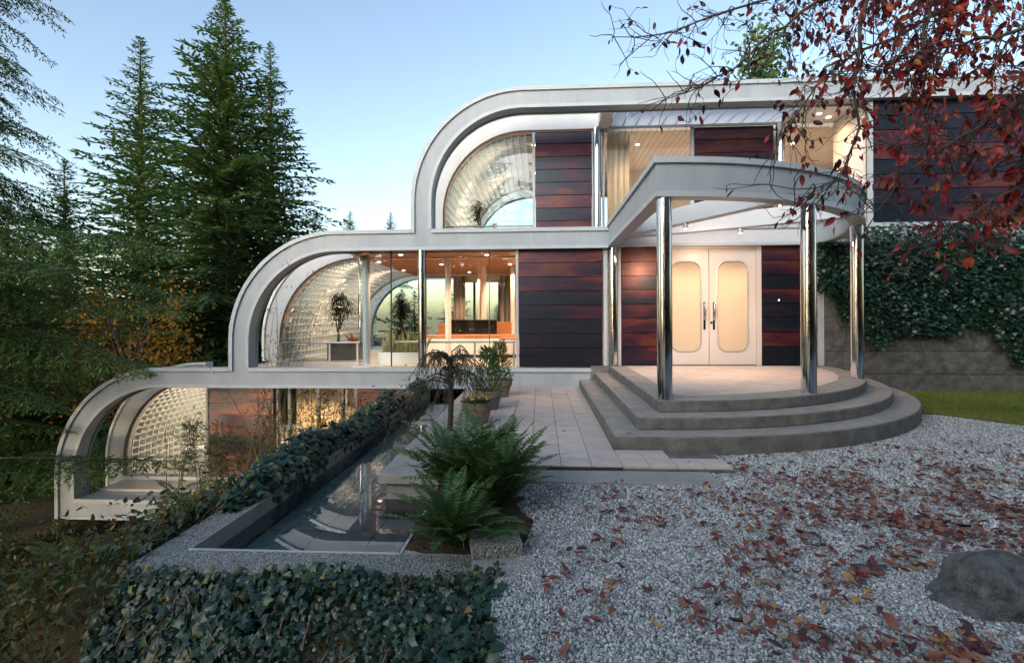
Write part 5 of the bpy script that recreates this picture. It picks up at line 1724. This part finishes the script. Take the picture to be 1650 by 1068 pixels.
tr2.build('twigs', MT['twig'], at_)
P = np.array(tree_leaf_P); D = np.array(tree_leaf_D); v = np.array(tree_leaf_v); s = np.array(tree_leaf_s)
R = frames(D, rt.normal(0, 1, P.shape) + [0, -.5, 0]) * s[:, None, None]
AL = [np_mesh('leaf', np.array(oval_leaf(.1, .12, .5, .25)[0]), np.array(oval_leaf(.1, .12, .5, .25)[1]), MT['autumn'], np.full(14 - 3, q / 7)) for q in range(8)]
vis = view_size(P, s) * in_view(P)
order = np.argsort(-vis)
big, rest = order[:300], order[300:]
leaf_objects('leaf', AL, R[big], P[big] - TO, v[big], at_)
_ov = oval_leaf(.12, .18, -.5, .24)
tag(link('leaves', template_mesh('leaves', _ov[0], _ov[1], R[rest], P[rest] - TO, MT['autumn'], v[rest]), at_), kind='stuff')


# ------------------------------------------------------------------ conifers
def bough(k, stems, p0, az, L, rise, droop, hang, rr, ks=.16, kw=.05, step=.11, vb=.4, stem_r=.02, twl=.36, kd=.45):
    """one drooping branch: stem curve, side twigs on both sides, needle sprays on each twig"""
    n = max(4, int(L / step))
    s = np.linspace(0, 1, n)
    h = np.array([math.cos(az), math.sin(az), 0.]); sd_ = np.array([-h[1], h[0], 0.])
    bend = rr.normal(0, .10) * L
    C_ = p0 + h * (L * s)[:, None] + sd_ * (bend * s ** 2)[:, None] + np.array([0, 0, 1.]) * (rise * L * s - droop * L * s ** 2)[:, None]
    if stems is not None:
        idx = np.linspace(0, n - 1, min(n, 7)).astype(int)
        stems.tube([tuple(q) for q in C_[idx]], list(np.linspace(stem_r, stem_r * .2, len(idx))), 4, False)
    T = unit(np.gradient(C_, axis=0))
    tl = twl * np.minimum(1.0, (1.06 - s)) * L * .55 + min(.08, L * .2)
    tl = np.minimum(tl, 1.1) * (.55 + .45 * np.minimum(1, s * 5))
    for sg in (-1, 1):
        m = np.maximum(2, (tl / (ks * kd)).astype(int))
        tot = int(m.sum())
        bi = np.repeat(np.arange(n), m)
        fr_ = (np.arange(tot) - np.repeat(np.cumsum(m) - m, m)) / np.repeat(m, m)
        td = unit(sd_ * sg * rr.uniform(.6, 1.0, n)[:, None] + T * rr.uniform(.35, .8, n)[:, None] + rr.normal(0, .12, (n, 3)))
        Pp = C_[bi] + td[bi] * (tl[bi] * fr_)[:, None] - np.array([0, 0, 1.]) * (hang * tl[bi] * fr_ ** 1.6)[:, None] + rr.normal(0, .015, (tot, 3))
        fan = np.where(np.arange(tot) % 2 == 0, .6, -.6)
        D = td[bi] + T[bi] * fan[:, None] * .9 - np.array([0, 0, 1.]) * (hang * fr_ * .7)[:, None] + rr.normal(0, .15, (tot, 3))
        N_ = np.array([0, 0, 1.]) + rr.normal(0, .35, (tot, 3))
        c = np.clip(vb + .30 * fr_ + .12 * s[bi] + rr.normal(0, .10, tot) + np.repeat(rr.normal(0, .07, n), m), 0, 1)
        k.add(Pp, D, N_, rr.uniform(.75, 1.3, tot) * ks, kw, c)
    k.add(C_[n // 3:], T[n // 3:], np.tile([0, 0, 1.], (n - n // 3, 1)), ks * 1.2, kw, np.clip(vb + .2, 0, 1))

def conifer_meshes(name, H, Rm, nb, seed, mat, clear=.06, ks=.2, kw=.07, hang=.45, droop=.35, step=.14, twl=.36, power=.8, lean_top=.0):
    rr = np.random.default_rng(seed)
    k = Kites(); stems = MB()
    stems.tube([(0, 0, -.5), (.03, 0, H * .3), (0, .03, H * .6), (lean_top * .3, 0, H * .88), (lean_top, 0, H)], [.022 * H * .8, .018 * H * .8, .011 * H * .8, .004 * H * .8, .01], 9)
    for q in range(nb):
        t = clear + (1 - clear) * (q + rr.random()) / nb
        L = Rm * (1 - t) ** power * (rr.uniform(.5, 1.15) if q % 3 else rr.uniform(.85, 1.25)) + .07
        ksc = float(np.clip(.35 + L / 2.4, .35, 1.0))
        az = q * 2.39996 + rr.normal(0, .35)
        z = t * H
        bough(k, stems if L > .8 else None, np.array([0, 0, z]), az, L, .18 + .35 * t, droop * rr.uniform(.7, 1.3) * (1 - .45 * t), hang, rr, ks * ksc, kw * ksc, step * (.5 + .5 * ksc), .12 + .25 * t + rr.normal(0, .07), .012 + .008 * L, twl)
    return stems.mesh('trunk', MT['bark']), k.mesh('crown', MT[mat])

def place_tree(name, meshes, loc, label, scale=1.0, rz=0.0, group='conifers round the house', cat='tree', sz=None):
    t = tag(empty(name, loc), label, cat, group)
    for nm, me in zip(('trunk', 'crown'), meshes):
        o = link(nm, me, t); o.scale = (scale, scale, sz or scale); o.rotation_euler = (0, 0, rz)
    return t
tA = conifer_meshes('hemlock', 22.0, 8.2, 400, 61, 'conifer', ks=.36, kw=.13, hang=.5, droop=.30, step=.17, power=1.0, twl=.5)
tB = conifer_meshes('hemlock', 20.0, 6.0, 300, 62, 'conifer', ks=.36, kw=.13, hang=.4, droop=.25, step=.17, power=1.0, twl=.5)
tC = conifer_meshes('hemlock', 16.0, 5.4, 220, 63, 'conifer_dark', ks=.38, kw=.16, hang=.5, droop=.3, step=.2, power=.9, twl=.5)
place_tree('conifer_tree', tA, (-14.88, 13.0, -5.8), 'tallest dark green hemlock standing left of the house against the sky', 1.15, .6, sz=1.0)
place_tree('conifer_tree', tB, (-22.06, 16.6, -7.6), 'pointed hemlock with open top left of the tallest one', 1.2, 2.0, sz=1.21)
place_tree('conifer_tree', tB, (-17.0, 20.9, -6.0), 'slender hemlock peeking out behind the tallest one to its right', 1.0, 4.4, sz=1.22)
back = [(-19.5, 9.5, .8, 'rounded dark conifer low between the near boughs and the tallest hemlock'), (-12.6, 17.5, .75, 'short conifer hidden behind the curved middle storey'), (-27, 12, .95, 'dim conifer deep in the woods at the far left'),
        (-24.5, 22, .85, 'distant conifer behind the open topped hemlock'), (-31, 19, .95, 'farthest conifer of the dark left edge'), (-17.5, 5.5, .62, 'low dark conifer left of the bottom storey'),
        (-12.8, 9.8, .62, 'dark young conifer just behind the bottom storey vault'), (-10.5, 13.5, .58, 'small conifer behind the middle storey vault')]
for q, (x, y, s, lab) in enumerate(back):
    place_tree('conifer_tree', tC, (x, y, float(ground_z(x, y)) - .3), lab, s, q * 1.7)
for q, (x, y, zt, s, lab) in enumerate(((-9.6, 13, 1.9, .5, 'conifer top seen through the far glass of the middle vault'), (-7.0, 15, 2.4, .5, 'conifer seen past the indoor dracaena through the rear glass'),
        (-4.6, 17, 3.0, .5, 'conifer tip seen through the rear kitchen window, left one'), (-2.2, 15.5, 1.6, .45, 'small conifer seen through the rear kitchen window'), (0.2, 17.5, 3.4, .5, 'conifer tip behind the rear curtains'),
        (-8.2, 11.8, 2.3, .6, 'dense conifer filling the far arch of the middle vault'), (-5.9, 13.2, 2.2, .6, 'dense conifer right of it behind the far arch'), (-10.4, 12.0, 2.6, .62, 'dense conifer at the left of the far arch'), (-11.5, 12.5, .6, .5, 'conifer behind the lower vault glass'), (-5.8, 12.4, .4, .4, 'young conifer low behind the kitchen'), (2.8, 19, 3.0, .5, 'conifer hidden mostly by the rear curtains'))):
    place_tree('conifer_tree', tC, (x, y, zt - 16 * s), lab, s, q)
for q, (x, y, zt, s, lab) in enumerate(((-22.5, 48.6, 13.6, .55, 'tiny distant conifer tip above the curved roof, left one'), (-18.3, 50.9, 13.9, .55, 'tiny distant conifer tip above the curved roof, right one'))):
    place_tree('conifer_tree', tC, (x, y, zt - 16 * s * 1.1), lab, s, q, sz=s * 1.1)

# near conifer at the left edge and its low boughs
def near_tree(name, base, H, items, seed, label, ks, kw, mat='conifer', trunk=True, tr_r=.22, step=.07, hang=.75, extra=None):
    rr = np.random.default_rng(seed)
    t = tag(empty(name, base), label, 'tree', 'conifers round the house')
    k = Kites(); st = MB()
    if trunk: st.tube([(0, 0, -1.0), (.05, 0, H * .4), (0, 0, H)], [tr_r, tr_r * .7, .03], 10)
    for (dz, az, L, rise, droop, *o) in items:
        bough(k, st, np.array([0, 0, dz]), az, L, rise, droop, o[0] if o else hang, rr, ks, kw, step, .32 + rr.normal(0, .12), .010 + .004 * L, .42, .26)
    st.build('trunk', MT['bark'], t)
    link('crown', k.mesh('crown', MT[mat]), t)
    return t
rr = np.random.default_rng(91)
it = []
for q in range(190):
    z = 3.2 + 13 * rr.random()
    it.append((z, rr.uniform(0, 2 * PI), rr.uniform(1.4, 3.3) * (1 - .03 * (z - 3)), .05, .28 + .1 * rr.random(), .7))
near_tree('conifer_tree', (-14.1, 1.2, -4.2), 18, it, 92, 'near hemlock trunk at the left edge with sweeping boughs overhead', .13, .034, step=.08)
it = []
for z, az, L in ((5.9, .05, 5.7), (5.5, .5, 4.6), (5.2, -.25, 4.8), (4.7, .22, 5.0), (4.2, -.05, 5.2), (3.9, .55, 4.3), (3.5, .2, 4.9), (3.0, -.3, 4.2), (2.6, .35, 4.2), (2.2, .02, 4.3), (1.7, .45, 3.6), (1.3, -.25, 3.4),
                 (0.8, .25, 3.3), (5.0, -.65, 3.8), (2.8, .85, 3.4), (4.6, .9, 3.6)):
    if z < 2.9: L = min(L, 2.0 + .35 * z)
    it.append((z, az, L, .08 + rr.normal(0, .05), .15 + .06 * rr.random(), .75))
it.append((1.30, -.05, 5.3, .09, .095, .6))
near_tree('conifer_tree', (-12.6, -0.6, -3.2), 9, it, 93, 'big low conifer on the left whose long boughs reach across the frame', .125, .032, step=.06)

# autumn broadleaf trees showing yellow between the conifers, and a dark tree behind the roof
def leafy_tree(name, base, H, Rm, nleaf, seed, mat, label, ls=.16):
    rr = np.random.default_rng(seed)
    t = tag(empty(name, base), label, 'tree')
    st = MB(); k = Kites()
    st.tube([(0, 0, -.5), (.1, 0, H * .4), (.05, .1, H * .75)], [.18, .13, .05], 8)
    ends = []
    for q in range(26):
        az = rr.uniform(0, 2 * PI); z = H * rr.uniform(.35, .75)
        e = np.array([math.cos(az) * Rm * rr.uniform(.4, 1), math.sin(az) * Rm * rr.uniform(.4, 1), z + H * rr.uniform(.05, .3)])
        st.tube([(0, 0, z * .8), tuple(e * .5 + np.array([0, 0, z * .5]) + rr.normal(0, .1, 3)), tuple(e)], [.06, .035, .012], 5)
        ends.append(e)
    ends = np.array(ends)
    i = rr.integers(0, len(ends), nleaf)
    Pp = ends[i] * rr.uniform(.75, 1.05, nleaf)[:, None] + rr.normal(0, Rm * .17, (nleaf, 3))
    k.add(Pp, rr.normal(0, 1, (nleaf, 3)) - [0, 0, .4], rr.normal(0, 1, (nleaf, 3)), rr.uniform(.7, 1.3, nleaf) * ls, ls * .6, np.clip(rr.normal(.5, .25, nleaf), 0, 1))
    st.build('trunk', MT['bark'], t)
    link('crown', k.mesh('crown', MT[mat]), t)
leafy_tree('broadleaf_tree', (-14.0, 6.2, -4.6), 7.0, 2.2, 2600, 71, 'yellow', 'broadleaf tree with orange yellow leaves glowing between the conifers', .17)
leafy_tree('broadleaf_tree', (-17.6, 3.4, -4.8), 6.0, 2.0, 1800, 72, 'yellow', 'smaller yellow autumn tree deeper at the left behind near boughs', .16)
leafy_tree('broadleaf_tree', (11.75, 16.5, -1.2), 15.6, 3.0, 9000, 73, 'conifer_dark', 'dark leafy tree top rising behind the flat roof', .3)
leafy_tree('broadleaf_tree', (18.0, 19.0, -1.2), 15.0, 3.6, 9000, 74, 'conifer_dark', 'second dark leafy tree behind the roof farther right', .3)

# woods behind the photographer, mirrored in the columns and panes
belt = [(-9, -23), (-4.5, -26), (0.5, -24), (5, -27), (9.5, -24), (14, -21), (18.5, -14), (-13, -21), (20, -7), (-18, -15), (-23, -19), (-26, -11), (-1.5, -29), (2.8, -21.5), (7.4, -28), (12, -26), (-6.8, -21), (-11, -28), (16.5, -18)]
for q, (x, y) in enumerate(belt):
    place_tree('conifer_tree', tC, (x, y, -.8), ['tree at the left of the woods opposite the house', 'second tree of the woods opposite the house', 'tree straight opposite the front door', 'fourth tree of the woods opposite the house',
               'fifth tree of the woods opposite the house', 'tree at the right of the woods opposite the house', 'tree beside the drive on the far right', 'tree on the slope opposite the house', 'tree beyond the lawn on the right', 'tree low on the slope at far left', 'leftmost tree behind the slope', 'tree far down the slope on the left', 'tree deep in the woods behind the slope', 'slim tree right of the one opposite the door', 'tree deep behind the fifth tree of the woods', 'tall tree deep at the right of the woods', 'slim tree left of the one opposite the door', 'tall tree deep at the left of the woods', 'tree near the drive opposite the lawn'][q], .78 + .1 * ((q * 7) % 4), q * 1.1, 'woods opposite the house')

# undergrowth on the slope: leaf litter, grasses and low shrubs
k = Kites(); rr = np.random.default_rng(88)
n = 70000
x = -2.5 - 9.5 * rr.random(n) ** .8; y = rr.uniform(-8.6, 4.5, n)
z = ground_z(x, y)
hgt = np.abs(rr.normal(0, .13, n)) * (1 + .8 * np.sin(1.7 * x + 1.1 * y) * np.sin(2.1 * y - x))
ok = ~((x > -2.52) & (y > -7.2)) & ~((y > 0.25) & (y < 8) & (x > -10.2))
x, y, z, hgt = x[ok], y[ok], z[ok], hgt[ok]; n = len(x)
k.add(np.stack([x, y, z + np.abs(hgt)], 1), rr.normal(0, 1, (n, 3)) * [1, 1, .6], np.tile([0, 0, 1.], (n, 1)) + rr.normal(0, .6, (n, 3)), rr.uniform(.04, .11, n), rr.uniform(.02, .05, n),
      np.clip(.4 + .25 * np.sin(1.3 * x - .9 * y) + rr.normal(0, .22, n), 0, 1))
n = 9000
x = -2.9 - 7 * rr.random(n) ** .8; y = rr.uniform(-8.4, 0.0, n)
ok = ~((x > -2.9) & (y > -7.2)); x, y = x[ok], y[ok]; n = len(x)
k.add(np.stack([x, y, ground_z(x, y) - .02], 1), np.stack([rr.normal(0, .5, n), rr.normal(0, .4, n), np.ones(n)], 1), rr.normal(0, 1, (n, 3)), rr.uniform(.12, .36, n), .012, np.clip(rr.normal(.6, .25, n), 0, 1))
n = 15000
x = rr.uniform(-5.8, -2.40, n); y = rr.uniform(-8.9, -5.6, n)
ok = ~((x > -2.52) & (y > -7.3)); x, y = x[ok], y[ok]; n = len(x)
k.add(np.stack([x, y, ground_z(x, y) + np.abs(rr.normal(0, .09, n)) * (1 + np.sin(3 * x + 2 * y))], 1), rr.normal(0, 1, (n, 3)) * [1, 1, .7], np.tile([0, 0, 1.], (n, 1)) + rr.normal(0, .6, (n, 3)), rr.uniform(.025, .065, n), rr.uniform(.014, .032, n),
      np.clip(.38 + .25 * np.sin(2.3 * x - 1.9 * y) + rr.normal(0, .22, n), 0, 1))
n = 3500
x = rr.uniform(-5.5, -2.5, n); y = rr.uniform(-8.8, -5.6, n)
k.add(np.stack([x, y, ground_z(x, y) - .02], 1), np.stack([rr.normal(0, .6, n), rr.normal(0, .5, n), np.ones(n)], 1), rr.normal(0, 1, (n, 3)), rr.uniform(.1, .3, n), .008, np.clip(rr.normal(.65, .25, n), 0, 1))
tag(link('undergrowth', k.mesh('undergrowth', MT['brush'])), 'brown and green undergrowth of leaf litter and grasses on the slope', 'undergrowth', kind='stuff')
def bush(loc, R_, H, n, seed, mat, label, ls=.08):
    rr = np.random.default_rng(seed)
    t = tag(empty('shrub', loc), label, 'shrub', 'shrubs on the slope')
    st = MB(); k = Kites()
    for q in range(16):
        az = rr.uniform(0, 2 * PI); e = np.array([math.cos(az) * R_ * rr.uniform(.3, .9), math.sin(az) * R_ * rr.uniform(.3, .9), H * rr.uniform(.6, 1.05)])
        mid = e * .5 + rr.normal(0, .05, 3)
        st.tube([(0, 0, 0), tuple(mid), tuple(e)], [.012, .008, .003], 4)
        m_ = n // 16
        ss = rr.uniform(.25, 1.0, m_)[:, None]
        k.add(e * ss + rr.normal(0, R_ * .16, (m_, 3)), rr.normal(0, 1, (m_, 3)), np.tile([0, 0, 1.], (m_, 1)) + rr.normal(0, .6, (m_, 3)), rr.uniform(.6, 1.3, m_) * ls, ls * .5, np.clip(rr.normal(.5, .28, m_), 0, 1))
    st.build('stems', MT['twig'], t)
    link('leaves', k.mesh('leaves', MT[mat]), t)
for q, (x, y, R_, H, n, mat, lab) in enumerate(((-4.6, -5.9, .6, .5, 700, 'brush', 'brown shrub at the lower left corner'), (-5.6, -5.0, .7, .55, 800, 'brush', 'rust brown shrub left of the golden fern'), (-6.9, -4.2, .8, .7, 900, 'conifer', 'dark green shrub below the left steel arch'),
        (-7.6, -3.0, .9, .6, 1000, 'brush', 'brown shrub below the curved steel frame'), (-9.9, -2.2, 1.0, 1.2, 1300, 'conifer', 'tall dark green shrub at the left edge'), (-8.8, -0.8, .9, .5, 900, 'brush', 'low brown shrub under the bottom beam'),
        (-6.4, -1.0, .7, .45, 700, 'brush', 'small shrub beside the hedge end of the beam'), (-5.0, -2.4, .7, .7, 700, 'fern_gold', 'yellow green shrub beside the ivy hedge'), (-11.4, -0.6, 1.1, 1.8, 1400, 'conifer', 'dense dark shrub beyond the left arch'),
        (-4.9, -7.2, .5, .6, 500, 'brush', 'dry twiggy shrub nearest the camera on the slope'), (-11.6, 2.6, 1.3, 2.4, 1600, 'conifer', 'tall dark shrub behind the left arch'))):
    bush((x, y, float(ground_z(x, y)) - .05), R_, H, n, 200 + q, mat, lab)
